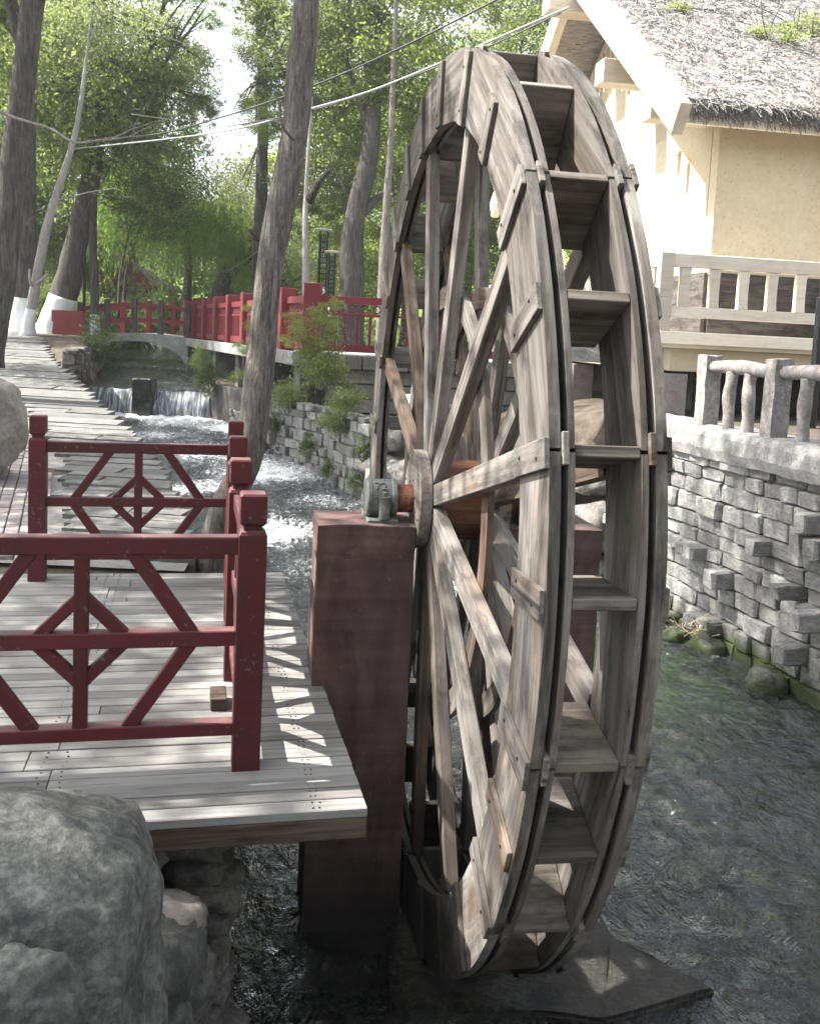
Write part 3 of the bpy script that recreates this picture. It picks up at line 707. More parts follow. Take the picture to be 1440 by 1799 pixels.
for i, (px, py, d, r) in enumerate(((292, 1630, 3.05, 0.13), (285, 1740, 2.95, 0.16), (255, 1810, 2.8, 0.14), (345, 1815, 3.1, 0.10), (240, 1700, 2.9, 0.2), (395, 1810, 3.35, 0.09))):
    p = at(px, py, d)
    rock('bank_stone', ['pale pinkish stone beside the big boulder under the deck', 'greenish flat stone low beside the big boulder', 'stone at the bottom edge right of the big boulder', 'dark stone at the foot of the stone pier', 'stone wedged between big boulder and pier', 'small wet stone at the water by the pier'][i],
         p, (r*1.05, r, r*0.85), M_ROCKB if i == 0 else M_ROCK if i in (1, 2, 4) else M_ROCKM, 4, 0.22, 1.4, 20+i*3.7, 0.35, i*1.1)
rock('brown_boulder', 'rounded brown boulder at the left edge beside the brick paving', at(-45, 745, 9.6)+Vector((0, 0, 0)), (0.52, 0.5, 0.52), M_ROCKB, 5, 0.16, 1.0, 5.5, 0.25, 0, None, 'boulder')
rock('base_boulder', 'boulder carrying the rounded brown one, out at the left edge', at(-100, 850, 9.8), (0.6, 0.5, 0.42), M_ROCKB, 4, 0.2, 1.2, 9.5, 0.3, 0, None, 'boulder')

# ------------------------------------------------------------------ the waterwheel
WR = 2.05; WC = Vector((0.064, 4.657, 0.872)); E1, E2 = -U, ZV; E3 = E1.cross(E2)          # E3 = -N
WHEEL = Matrix(((E1.x, E2.x, E3.x, WC.x), (E1.y, E2.y, E3.y, WC.y), (E1.z, E2.z, E3.z, WC.z), (0, 0, 0, 1)))
wheel = thing('waterwheel', 'tall weathered timber waterwheel with plank rims, spokes and paddles', 'waterwheel', WHEEL)
WW = 0.352
ANG = [103, 88.5, 72, 56, 40, 27, 13.7, 1.5, -12.7, -23, -34.5, -46.5, -59, -72, -86, -100, -115, -130, -144, -158, -172, -186, -200, -214, -228, -242.5]
SPK = [40, 13.7, -12.7, -34.5, -59, -86, -115, -144, -172, -200, -228, -257, -288]          # every other station carries a spoke
def wl(r, a, w): return Vector((r*math.cos(a), r*math.sin(a), -w))
def arc_board(r0, r1, a0, a1, w0, w1, n=9, wob=0.006, seed=0.0):
    am = (a0+a1)/2; fr = WHEEL @ Matrix.Rotation(am, 4, 'Z') @ Matrix.Translation(((r0+r1)/2, 0, -(w0+w1)/2)) @ Matrix.Rotation(math.pi/2, 4, 'Z')
    inv = fr.inverted(); V = []; F = []
    for i in range(n+1):
        a = a0+(a1-a0)*i/n
        e = wob*mnoise.noise((a*7, seed, 1)); e2 = wob*mnoise.noise((a*9, seed, 7))
        for r, w in ((r0+e2, w0), (r1+e, w0), (r1+e, w1), (r0+e2, w1)): V.append(inv @ (WHEEL @ wl(r, a, w)))
    for i in range(n):
        for k in range(4): F.append((i*4+k, i*4+(k+1) % 4, (i+1)*4+(k+1) % 4, (i+1)*4+k))
    F.append((0, 3, 2, 1)); F.append((n*4, n*4+1, n*4+2, n*4+3))
    if w1 < w0: pass
    return mk(V, F), fr
def fixn(me):
    bm = bmesh.new(); bm.from_mesh(me); bmesh.ops.recalc_face_normals(bm, faces=bm.faces[:]); bm.to_mesh(me); bm.free(); return me
RI = 0.855*WR
def wside(m): return (lambda w: w) if m == 0 else (lambda w: WW-w)
for side in (0, 1):
    S = wside(side)
    nsp = len(SPK)
    for i in range(nsp):
        a1, a0 = rad(SPK[i]), rad(SPK[(i+1) % nsp] - (360 if i == nsp-1 else 0))
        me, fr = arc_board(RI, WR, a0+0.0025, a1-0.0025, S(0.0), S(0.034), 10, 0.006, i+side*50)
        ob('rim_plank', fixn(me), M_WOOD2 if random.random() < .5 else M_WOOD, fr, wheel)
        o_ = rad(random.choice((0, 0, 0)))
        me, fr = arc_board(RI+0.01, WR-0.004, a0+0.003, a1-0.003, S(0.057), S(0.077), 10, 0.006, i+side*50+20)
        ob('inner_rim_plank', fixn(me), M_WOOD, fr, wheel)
    # battens across the outer face
    for a in ANG:
        ar = rad(a+random.uniform(-.5, .5)); r0, r1 = RI-random.uniform(0.0, 0.012), WR+random.uniform(-0.012, 0.012)
        if abs(a-56) < 1: r1 -= 0.06
        M = WHEEL @ Matrix.Rotation(ar, 4, 'Z') @ Matrix.Translation(((r0+r1)/2, 0, -S(-0.009)))
        mt = M_ORANGE if (abs(a+23) < .6 and side == 0) else random.choice((M_WOOD, M_WOOD2, M_WOOD))
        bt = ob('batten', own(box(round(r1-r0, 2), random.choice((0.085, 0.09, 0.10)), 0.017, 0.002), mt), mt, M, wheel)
        for q in (-0.09, 0.08):
            V, F = lathe_vf([(0.006, -0.002), (0.006, 0.002), (0.002, 0.0035)], 6)
            nm = Matrix.Translation((q, random.uniform(-.02, .02), 0.0095 if side == 0 else -0.0095)) @ (Matrix.Identity(4) if side == 0 else Matrix.Rotation(math.pi, 4, 'X'))
            if 'NAILME' not in globals(): NAILME = mk(V, F)
            ob('nail', NAILME, M_NAIL, M @ nm, bt)
    # spokes, their tenons showing in the groove between the two rim layers
    for a in SPK:
        ar = rad(a+random.uniform(-.3, .3)); sc_ = 0.0485
        mb = MB()
        V, F = cbox_vf(RI-0.015-0.10, 0.098, 0.054, 0.003); mb.add(V, F, Matrix.Translation(((RI-0.015+0.10)/2, 0, 0)))
        V, F = cbox_vf(WR-RI+0.03+0.012, 0.094, 0.0195, 0.002); mb.add(V, F, Matrix.Translation(((WR+0.012+RI-0.03)/2, 0, -0.0465+sc_)))
        M = WHEEL @ Matrix.Rotation(ar, 4, 'Z') @ Matrix.Translation((0, 0, -S(sc_)))
        if side: M = M @ Matrix.Diagonal((1, 1, -1, 1))
        if side: pass
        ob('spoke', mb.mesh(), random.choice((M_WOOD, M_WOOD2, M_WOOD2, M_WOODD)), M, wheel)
    # inner brace ring of curved boards, behind the spokes
    for i in range(nsp):
        a1, a0 = rad(SPK[i]), rad(SPK[(i+1) % nsp] - (360 if i == nsp-1 else 0))
        me, fr = arc_board(0.455*WR, 0.505*WR, a0-0.01, a1-0.012, S(0.079), S(0.105), 6, 0.004, i+side*50+80)
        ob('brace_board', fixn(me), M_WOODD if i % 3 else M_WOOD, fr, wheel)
    # hub disc
    V, F = lathe_vf([(0.235, -0.03), (0.24, -0.026), (0.24, 0.026), (0.235, 0.03)], 40)
    hd = ob('hub_disc', mk(V, F), M_WOOD2, WHEEL @ Matrix.Translation((0, 0, -S(-0.011))), wheel)
    for q in range(12):
        a = q*2*math.pi/12+0.2; r = 0.1+0.11*(q % 2)
        ob('nail', NAILME, M_NAIL, WHEEL @ Matrix.Translation((r*math.cos(a), r*math.sin(a), -S(-0.0415))) @ (Matrix.Identity(4) if side == 0 else Matrix.Rotation(math.pi, 4, 'X')), hd)
# paddles between the inner rim layers
for i, a in enumerate(ANG):
    M = WHEEL @ Matrix.Rotation(rad(a), 4, 'Z') @ Matrix.Translation(((RI+WR)/2-0.012, 0, -WW/2)) @ Matrix.Rotation(math.pi/2, 4, 'Y')
    mt = random.choice((M_WOODP, M_WOODP, M_WOOD))
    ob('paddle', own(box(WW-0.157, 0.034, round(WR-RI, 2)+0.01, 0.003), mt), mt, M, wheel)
# barrel and shaft
for i in range(12):
    a = 2*math.pi*i/12; me, fr = arc_board(0.135, 0.195, a+0.004, a+2*math.pi/12-0.004, 0.077, WW-0.077, 3, 0.0)
    fr2 = fr @ Matrix.Rotation(math.pi/2, 4, 'Y')
    me.transform(fr2.inverted() @ fr); ob('barrel_stave', fixn(me), M_AXLE, fr2, wheel)
V, F = lathe_vf([(0.066, -0.42), (0.068, -0.41), (0.068, 0.41), (0.066, 0.42)], 28)
ob('shaft', mk(V, F), M_AXLE, WHEEL @ Matrix.Translation((0, 0, -WW/2)), wheel)

# pillars and bearings
def pillar(name, label, wc, wwid, depth, ztop, seed):
    c = WC + N*wc; zb = -1.6; h = ztop-zb
    bm = bmesh.new(); bmesh.ops.create_cube(bm, size=1.0)
    bmesh.ops.subdivide_edges(bm, edges=[e for e in bm.edges if abs((e.verts[0].co-e.verts[1].co).z) > .5], cuts=24, use_grid_fill=True)
    bmesh.ops.bevel(bm, geom=[e for e in bm.edges if e.calc_face_angle(0) > 1], offset=0.01, segments=2, affect='EDGES')
    for v in bm.verts:
        t = v.co.z+0.5; fl = 1 + 0.05*(1-t)
        p = Vector((v.co.x*wwid*fl, v.co.y*depth*fl, v.co.z*h)); q = p*6+Vector((seed, 0, 0))
        v.co = p + Vector((mnoise.noise(q), mnoise.noise(q+Vector((5, 0, 0))), mnoise.noise(q+Vector((0, 5, 0)))))*0.006
    me = bpy.data.meshes.new('pillar'); bm.to_mesh(me); bm.free()
    t = thing(name, label, 'pillar', Vector((c.x, c.y, zb)))
    ob('shaft', me, M_PILLAR, frame((c.x, c.y, (ztop+zb)/2), N, ZV), t)
    return t
pn = pillar('brick_red_pillar', 'dark reddish concrete pillar in front of the wheel carrying its near bearing', -0.275, 0.455, 0.36, 0.765, 1.0)
ob('cap', rough_box(0.461, 0.366, 0.16, 4.2, 0.008), M_PILLAR, frame(WC + N*-0.275 + ZV*(0.765-0.075-WC.z), N, ZV), pn)
pf = pillar('brick_red_pillar', 'dark reddish concrete pillar behind the wheel on its far side', WW+0.28, 0.46, 0.40, 0.765, 7.0)
ob('cap', rough_box(0.466, 0.406, 0.16, 9.2, 0.008), M_PILLAR, frame(WC + N*(WW+0.28) + ZV*(0.765-0.075-WC.z), N, ZV), pf)
def bearing(label, wc, text):
    c = WC + N*wc; M = frame(c, N, ZV)
    t = thing('bearing_housing', label, 'bearing', Vector((c.x, c.y, 0.77)))
    X = M @ Matrix.Rotation(math.pi/2, 4, 'Y')
    V, F = lathe_vf([(0.066, -0.078), (0.090, -0.074), (0.096, -0.068), (0.096, -0.052), (0.092, -0.047), (0.092, 0.047), (0.096, 0.052), (0.096, 0.068), (0.090, 0.074), (0.066, 0.078)], 36)
    ob('barrel', mk(V, F, False), M_IRON, X, t)
    ob('foot', box(0.15, 0.25, 0.03, 0.006), M_IRON, M @ Matrix.Translation((0, 0, -0.098)), t)
    for sy in (-1, 1):
        V, F = lathe_vf([(0.026, -0.10), (0.026, -0.004), (0.03, 0.0), (0.03, 0.006), (0.012, 0.008), (0.011, 0.016)], 18)
        b_ = ob('bolt_boss', mk(V, F), M_IRON, M @ Matrix.Translation((0.005, sy*0.118, 0.02)), t)
        V, F = lathe_vf([(0.013, 0.0), (0.013, 0.012), (0.008, 0.014)], 6); ob('nut', mk(V, F), M_IRON, M @ Matrix.Translation((0.005, sy*0.118, 0.034)), b_)
    if text:
        cu = bpy.data.curves.new('number', 'FONT'); cu.body = text; cu.size = 0.062; cu.extrude = 0.0025; cu.align_x = 'CENTER'; cu.align_y = 'CENTER'
        to = bpy.data.objects.new('number_tmp', cu); link(to); me = bpy.data.meshes.new_from_object(to); bpy.data.objects.remove(to)
        a = rad(46); p = M @ Vector((-0.008, -0.0935*math.cos(a), 0.0935*math.sin(a)))
        nn = (M.to_3x3() @ Vector((0, -math.cos(a), math.sin(a)))); ob('cast_number', me, M_IRON, frame(p, N, nn), t)
    return t
bearing('grey cast iron bearing with raised 72 on the front pillar', -0.195, '72')
bearing('iron bearing on the far pillar behind the wheel', WW+0.2, None)
# concrete sill under the wheel
sill = thing('concrete_sill', 'dark wet concrete sill under the wheel, just breaking the water', 'sill', (0.5, 4.1, -1.5))
sp = [(0.02, 4.3), (0.04, 3.86), (0.95, 3.84), (1.50, 4.08), (1.10, 4.45), (1.0, 5.7), (-0.1, 5.6)]
bm = bmesh.new(); vs_ = [bm.verts.new((x, y, -1.195)) for x, y in sp]; f = bm.faces.new(vs_)
ex = bmesh.ops.extrude_face_region(bm, geom=[f]); bmesh.ops.translate(bm, verts=[v for v in ex['geom'] if isinstance(v, bmesh.types.BMVert)], vec=(0, 0, -0.3))
bmesh.ops.recalc_face_normals(bm, faces=bm.faces[:]); bmesh.ops.bevel(bm, geom=bm.edges[:], offset=0.015, segments=2, affect='EDGES')
bmesh.ops.triangulate(bm, faces=bm.faces[:])
for _ in range(5): bmesh.ops.subdivide_edges(bm, edges=[e for e in bm.edges if e.calc_length() > 0.06], cuts=1)
for v in bm.verts: v.co.z += 0.022*mnoise.noise(v.co*2.3) + 0.009*mnoise.noise(v.co*9) + 0.004*mnoise.noise(v.co*23)
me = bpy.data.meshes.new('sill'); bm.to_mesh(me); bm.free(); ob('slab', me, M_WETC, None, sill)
# ------------------------------------------------------------------ terrace upstream with chunky red railing
TZ = 1.27; TK = Vector((-2.05, 17.7, 0)); TF = Vector((-7.83, 32.7, 0)); tl = (TF-TK).normalized()
ter = thing('terrace', 'raised stone terrace at the bend of the stream', 'terrace', Vector((TK.x, TK.y, 0)))
poly = [(TK.x, TK.y), (4.6, 17.7), (4.6, 30), (-3, 34), (TF.x, TF.y)]
bm = bmesh.new(); f = bm.faces.new([bm.verts.new((x, y, TZ)) for x, y in poly]); ex = bmesh.ops.extrude_face_region(bm, geom=[f])
bmesh.ops.translate(bm, verts=[v for v in ex['geom'] if isinstance(v, bmesh.types.BMVert)], vec=(0, 0, -0.16)); bmesh.ops.recalc_face_normals(bm, faces=bm.faces[:])
me = bpy.data.meshes.new('slab'); bm.to_mesh(me); bm.free(); ob('slab', me, M_CONC, None, ter)
# edge stones of the slab
L = (TF-TK).length; s = 0.0
while s < L-0.3:
    w = random.uniform(0.7, 1.0); p = TK + tl*(s+w/2); nl = Vector((-tl.y, tl.x, 0))
    ob('edge_stone', own(box(round(w, 1)-0.02, 0.16, 0.25, 0.012), M_COPE), M_COPE, frame(p + nl*0.09 + ZV*(TZ-0.10), tl, ZV), ter); s += round(w, 1)
x = TK.x
while x < 4.4:
    ob('edge_stone', own(box(0.26, 0.16, 0.27, 0.02), M_BLOCK), M_BLOCK, Matrix.Translation((x+0.14, TK.y-0.07, TZ-0.115)), ter); x += 0.28
# block wall below the front edge
ob('core', box(6.2, 0.3, 1.3, 0.01), M_JOINT, Matrix.Translation((1.5, 17.93, 0.45)), ter)
for r in range(4):
    x = -1.5 + (0.4 if r % 2 else 0)
    while x < 4.2:
        ob('block', own(box(0.78, 0.2, 0.245, 0.012), M_BLOCK), M_BLOCK, Matrix.Translation((x+0.4, 17.78+random.uniform(-.012, .012), 0.89-r*0.268)), ter); x += 0.80
for s in (1.2, 4.2, 7.4, 10.8, 14.2):
    p = TK + tl*s + Vector((0.5, 0.15, 0)); ob('pier', rough_box(0.5, 0.6, 1.6, s, 0.02), M_ROCKM, frame(p+ZV*0.3, tl, ZV), ter)
p0, p1 = TK + tl*0.5 + Vector((1.3, 0.6, 0)), TF + Vector((1.6, 0.2, 0))
ob('back_wall', box((p1-p0).length, 0.3, 1.6, 0.01), M_JOINT, frame((p0+p1)/2+ZV*0.3, p1-p0, ZV), ter)
trr = thing('terrace_railing', 'chunky red painted railing with square posts around the terrace', 'railing', Vector((TK.x, TK.y, TZ)))
def big_post(p, d, h=1.25, w=0.30): ob('post', own(box(w, w, h, 0.012), M_RED2), M_RED2, frame(p+ZV*(TZ+h/2), d, ZV), trr)
def bay(a, b):
    d = (b-a).normalized(); L = (b-a).length; A, B = a+d*0.15, b-d*0.15
    for z, w, t in ((1.00, 0.13, 0.10), (0.74, 0.05, 0.06), (0.13, 0.14, 0.10)): bar('rail', A+ZV*(TZ+z), B+ZV*(TZ+z), t, w, M_RED2, trr)
    n = int(L/0.24)
    for i in range(1, n):
        p = A.lerp(B, i/n); bar('baluster', p+ZV*(TZ+0.20), p+ZV*(TZ+0.715), 0.055, 0.05, M_RED2, trr, d)
    for i in range(n):
        p = A.lerp(B, (i+0.5)/n); V, F = tube_vf([p + d*0.07*math.cos(t) + ZV*(TZ+0.85+0.07*math.sin(t)) for t in np.linspace(0, 2*math.pi, 9)], [0.014]*9, 5, 0, False)
        ob('fret_ring', mk(V, F, True), M_RED2, None, trr)
run = [TK + tl*(2.0*i) + Vector((0.16, 0.1, 0)) for i in range(9)]
for i, p in enumerate(run):
    if i: big_post(p, tl)
for i in range(8): bay(run[i], run[i+1])
fr_ = [TK + Vector((0.16+2.35*i, 0.12, 0)) for i in range(3)]
for i, p in enumerate(fr_): big_post(p, Vector((1, 0, 0)), 1.28 if i == 0 else 1.2, 0.32 if i == 0 else 0.28)
for i in range(2): bay(fr_[i], fr_[i+1])

# ------------------------------------------------------------------ little arched bridge
br = thing('arched_bridge', 'small arched concrete footbridge with red rails over the stream', 'bridge', (-8.8, 31, 0.3))
x0, x1, yb0, yb1 = -10.75, -7.15, 30.7, 32.6
def ztop(x): return 1.12 + 0.26*(1-((x-(-8.55))/2.3)**2) if x > -10.85 else 1.12
def zun(x):
    t = (x-(-8.85))/1.62
    return 0.35 + 0.78*math.sqrt(max(0, 1-t*t)) if abs(t) < 1 else -0.2
V = []; n = 40
for i in range(n+1):
    x = x0+(x1-x0)*i/n
    zt = max(ztop(x), 1.0); zu = min(zun(x), zt-0.14)
    for yv in (yb0, yb1): V += [(x, yv, zt), (x, yv, zu)]
F = []
for i in range(n):
    a, b = i*4, (i+1)*4
    F += [(a, a+1, b+1, b), (a+2, b+2, b+3, a+3), (a, b, b+2, a+2), (a+1, a+3, b+3, b+1)]
F += [(0, 2, 3, 1), (n*4, n*4+1, n*4+3, n*4+2)]
ob('arch', fixn(mk(V, F)), M_CONC, None, br)
for yv in (yb0+0.1, yb1-0.1):
    xs_ = np.linspace(x0+0.15, x1-0.05, 5)
    for x in xs_: ob('post', own(box(0.16, 0.16, 1.12, 0.01), M_RED2 if yv > 31.5 else M_BARKD), None, Matrix.Translation((x, yv, ztop(x)+0.52)), br)
    for z in (0.42, 0.88):
        for a, b in zip(xs_[:-1], xs_[1:]): bar('rail', (a+0.07, yv, ztop(a)+z), (b-0.07, yv, ztop(b)+z), 0.09, 0.13, M_RED2, br)

# ------------------------------------------------------------------ house on the right
HX, HY = N, U; HC = Vector((3.84, 13.0, 0)); FZ = 1.78
def hp(a, b, z): return HC + HX*a + HY*b + ZV*z
house = thing('thatched_house', 'cream house on stilts with grey thatched roof and pale porch railing', 'house', hp(3, 3, 0.8))
HD, HL = 8.0, 9.0; EZ, RZ = 4.55, 7.75; RH = HD/2            # depth along HY, length along HX, eave and ridge height
def panel_box(name, c, sx, sy, sz, mat, ch=0.004): return ob(name, own(box(sx, sy, sz, ch), mat), mat, frame(c, HX, ZV), house)
for i in range(4): panel_box('wall_panel', hp(0.005+HL/4*(i+0.5), 0.1, (FZ+4.75)/2+0.5), HL/4-0.006, 0.2, 4.75-FZ-1.0+0.6, M_CREAM)
for i in range(3): panel_box('side_wall_panel', hp(0.1, 0.203+HD/3*(i+0.5)-0.1*(i == 2)*0, (FZ+4.75)/2), 0.2, HD/3-0.004, 4.75-FZ, M_CREAM)
V = [tuple(hp(0.1, -0.2, 4.75)), tuple(hp(0.1, HD+0.2, 4.75)), tuple(hp(0.1, HD/2, RZ-0.35)), tuple(hp(0.0, -0.2, 4.75)), tuple(hp(0.0, HD+0.2, 4.75)), tuple(hp(0.0, HD/2, RZ-0.35))]
ob('gable', fixn(mk(V, [(0, 1, 2), (3, 5, 4), (0, 3, 4, 1), (1, 4, 5, 2), (2, 5, 3, 0)])), M_CREAM, None, house)
for i in range(3): panel_box('carved_siding', hp(0.02+HL/3*(i+0.5), -0.015, FZ+0.44), HL/3-0.006, 0.05, 0.96, M_DARKW)
for i in range(3): ob('carved_siding', own(box(HD/3-0.01, 0.05, 0.96, 0.004), M_DARKW), M_DARKW, frame(hp(-0.03, HD/3*(i+0.5), FZ+0.44), HY, ZV), house)
for i in range(9):
    ob('vent_slat', own(box(0.06, 0.03, 0.8, 0.004), M_CREAMW), M_CREAMW, frame(hp(-0.10, HD/2-0.88+0.22*i, RZ-1.25-0.10*abs(i-4)), HX, ZV), house)
# roof slopes
OH = 0.85; EO = 0.55
for sgn in (-1, 1):
    e = hp(-OH+0.08, HD/2-sgn*(HD/2+EO)*1.0, 0) if False else None
sl_ = (RZ-EZ)/(HD/2+EO)
def roof_pt(a, t, lift=0.0): return hp(a, -EO+(HD/2+EO)*t, EZ+(RZ-EZ)*t+lift)
V = []; F = []
for back in (0, 1):
    k = len(V)
    for a in (-OH+0.1, HL+0.6):
        for t in (0, 1):
            b_ = -EO+(HD/2+EO)*t; b_ = HD-b_ if back else b_
            z = EZ+(RZ-EZ)*t
            V += [tuple(hp(a, b_, z)), tuple(hp(a, b_, z+0.22))]
    F += [(k, k+1, k+3, k+2), (k+4, k+6, k+7, k+5), (k, k+4, k+5, k+1), (k+2, k+3, k+7, k+6), (k+1, k+5, k+7, k+3), (k, k+2, k+6, k+4)]
roof = ob('roof', fixn(mk(V, F)), M_THATCH, None, house)
panel_box('soffit_board', hp(HL/2-0.1, -EO+0.05, EZ-0.03), HL+1.2, 0.06, 0.12, M_CREAMW)
# straw on the near slope
n = 26000; aa = RNG.uniform(-OH+0.15, 6.5, n); tt = RNG.uniform(-0.03, 1.0, n)**1.0
base = np.array([[HC.x, HC.y, 0]]) + np.outer(aa, np.array(HX)) + np.outer(-EO+(HD/2+EO)*tt, np.array(HY)) + np.outer(EZ+(RZ-EZ)*tt+0.215+RNG.uniform(-.02, .07, n), [0, 0, 1])
dn = -(np.array(HY)*(HD/2+EO) + np.array([0, 0, RZ-EZ])); dn /= np.linalg.norm(dn); rn = np.cross(np.array(HX), -dn); rn /= np.linalg.norm(rn)
if rn[2] < 0: rn = -rn
ang_ = RNG.normal(0, 0.75, n); dirs = np.outer(np.cos(ang_), dn) + np.outer(np.sin(ang_), np.array(HX)) + np.outer(RNG.normal(0.03, 0.16, n), rn)
dirs /= np.linalg.norm(dirs, axis=1)[:, None]; ln = RNG.uniform(0.08, 0.26, n)[:, None]
wv = np.cross(dirs, rn+RNG.normal(0, .5, (n, 3))); wv /= np.linalg.norm(wv, axis=1)[:, None]; wv *= RNG.uniform(0.004, 0.011, n)[:, None]
Q = np.stack([base-wv, base+wv, base+dirs*ln+wv*.5, base+dirs*ln-wv*.5], 1)
o = ob('thatch_straw', quads(Q), M_THATCH, None, roof); o['kind'] = 'stuff'
n = 5000; aa = RNG.uniform(-OH+0.2, 6.5, n)                 # straw hanging over the eave
base = np.array([[HC.x, HC.y, 0]]) + np.outer(aa, np.array(HX)) + np.outer(np.full(n, -EO)+RNG.uniform(-.03, .06, n), np.array(HY)) + np.outer(EZ+RNG.uniform(0.0, 0.24, n), [0, 0, 1])
dirs = np.outer(np.ones(n), dn)*0.6 + np.array([[0, 0, -0.5]]) + RNG.normal(0, 0.25, (n, 3)); dirs /= np.linalg.norm(dirs, axis=1)[:, None]
ln = RNG.uniform(0.05, 0.17, n)[:, None]; wv = np.cross(dirs, RNG.normal(0, 1, (n, 3))); wv /= np.linalg.norm(wv, axis=1)[:, None]; wv *= 0.007
o = ob('eave_straw', quads(np.stack([base-wv, base+wv, base+dirs*ln+wv*.5, base+dirs*ln-wv*.5], 1)), M_THATCH, None, roof); o['kind'] = 'stuff'
# bargeboards, ridge beam and purlin ends
def hbar(name, p, q, w, h, mat=None): return bar(name, p, q, w, h, mat or M_CREAMW, house, ZV, 0.008)
hbar('bargeboard', roof_pt(-OH, -0.035, 0.02), roof_pt(-OH, 1.03, 0.02), 0.15, 0.40)
b2 = lambda t: hp(-OH, HD-(-EO+(HD/2+EO)*t), EZ+(RZ-EZ)*t+0.02)
hbar('bargeboard', b2(-0.03), b2(1.0), 0.15, 0.40)
hbar('ridge_beam', hp(-OH-0.45, HD/2, RZ-0.42), hp(1.0, HD/2, RZ-0.42), 0.42, 0.42)
hbar('purlin', hp(-OH-0.12, HD*0.26, EZ+(RZ-EZ)*0.46-0.32), hp(0.05, HD*0.26, EZ+(RZ-EZ)*0.46-0.32), 0.36, 0.34)
hbar('purlin', hp(-OH-0.06, 0.30, EZ+(RZ-EZ)*0.17-0.28), hp(0.05, 0.30, EZ+(RZ-EZ)*0.17-0.28), 0.30, 0.34)
for b_ in (0.9, 6.6): V, F = lathe_vf([(0.05, -0.16), (0.055, 0.16)], 12); ob('wall_lamp', mk(V, F), M_CREAMW, Matrix.Translation(hp(-0.16, b_, 4.25)), house)
# porch
PB = -1.25; PA = -1.15
panel_box('porch_floor', hp(3.9, PB/2, FZ-0.05), HL+1.2+0.1, -PB, 0.10, M_CREAMW)
ob('porch_floor', own(box(-PA, HD, 0.10, 0.004), M_CREAMW), M_CREAMW, frame(hp(PA/2, HD/2+0.003, FZ-0.05), HX, ZV), house)
hbar('porch_edge', hp(PA-0.12, PB-0.03, FZ+0.02), hp(6, PB-0.03, FZ+0.02), 0.10, 0.15)
hbar('porch_edge', hp(PA-0.03, PB+0.03, FZ+0.015), hp(PA-0.03, HD, FZ+0.015), 0.10, 0.15)
hbar('porch_beam', hp(PA+0.2, PB+0.25, FZ-0.24), hp(6, PB+0.25, FZ-0.24), 0.2, 0.28, M_CREAM)
hbar('porch_beam', hp(PA+0.25, PB+0.36, FZ-0.24), hp(PA+0.25, HD, FZ-0.24), 0.2, 0.28, M_CREAM)
for a_, b_ in ((PA+0.28, PB+0.3), (1.8, PB+0.35), (4.4, PB+0.35), (PA+0.3, 2.4), (PA+0.3, 5.2)): ob('stilt', own(box(0.34, 0.34, 1.0, 0.01), M_BRICK), M_BRICK, frame(hp(a_, b_, 0.98-0.11), HX, ZV), house)
panel_box('under_wall', hp(4.4, 0.5, 1.2), 8.6, 0.2, 1.1, M_JOINT)
ob('under_wall', own(box(7.6, 0.2, 1.1, 0.004), M_JOINT), M_JOINT, frame(hp(0.3, 4.3, 1.2), HY, ZV), house)
def prail(p, q, n):
    d = (q-p).normalized()
    for z, h, w in ((0.93, 0.16, 0.10), (0.33, 0.13, 0.07)): bar('porch_rail', p+ZV*(FZ+z), q+ZV*(FZ+z), w, h, M_CREAMW, house, ZV, 0.006)
    for i in range(n):
        c = p.lerp(q, (i+0.5)/n)
        mb = MB(); prof = [(0.396, 0.066), (0.46, 0.058), (0.60, 0.054), (0.78, 0.058), (0.848, 0.066)]
        V = []; F = []
        for z, w in prof: V += [(-0.062, -0.035, z), (w-0.0, -0.035, z), (w-0.0, 0.035, z), (-0.062, 0.035, z)]
        for k in range(len(prof)-1):
            for j in range(4): F.append((k*4+j, k*4+(j+1) % 4, (k+1)*4+(j+1) % 4, (k+1)*4+j))
        if 'BALME' not in globals(): globals()['BALME'] = mk(V, F)
        ob('baluster', own(BALME, M_CREAMW), M_CREAMW, frame(c+ZV*FZ, d, ZV), house)
prail(hp(PA, PB, 0)+HX*0.07, hp(5.6, PB, 0), 18); prail(hp(PA, PB, 0)+HY*0.1, hp(PA, HD, 0), 24)
for a_ in (PA, 2.3, 5.6): ob('porch_post', own(box(0.17, 0.12, 1.03, 0.008), M_CREAMW), M_CREAMW, frame(hp(a_, PB-0.005, FZ+0.5), HX, ZV), house)
p = at(1437, 600, 11.2)
V, F = lathe_vf([(0.06, 0.0), (0.06, 1.5), (0.04, 1.52), (0.04, 4.2)], 12)
tag(ob('dark_pole', mk(V, F), M_BLACK, Matrix.Translation((p.x, p.y, 0.82))), 'dark metal pole at the right edge in front of the porch', 'pole')
# pale slab and drain seen through the wheel
tag(ob('stone_slab', rough_box(1.0, 0.5, 0.32, 3.0, 0.03), M_COPE, Matrix.Translation(at(1020, 612, 12.2))), 'pale stone slab under the house porch seen between wheel rims', 'slab')

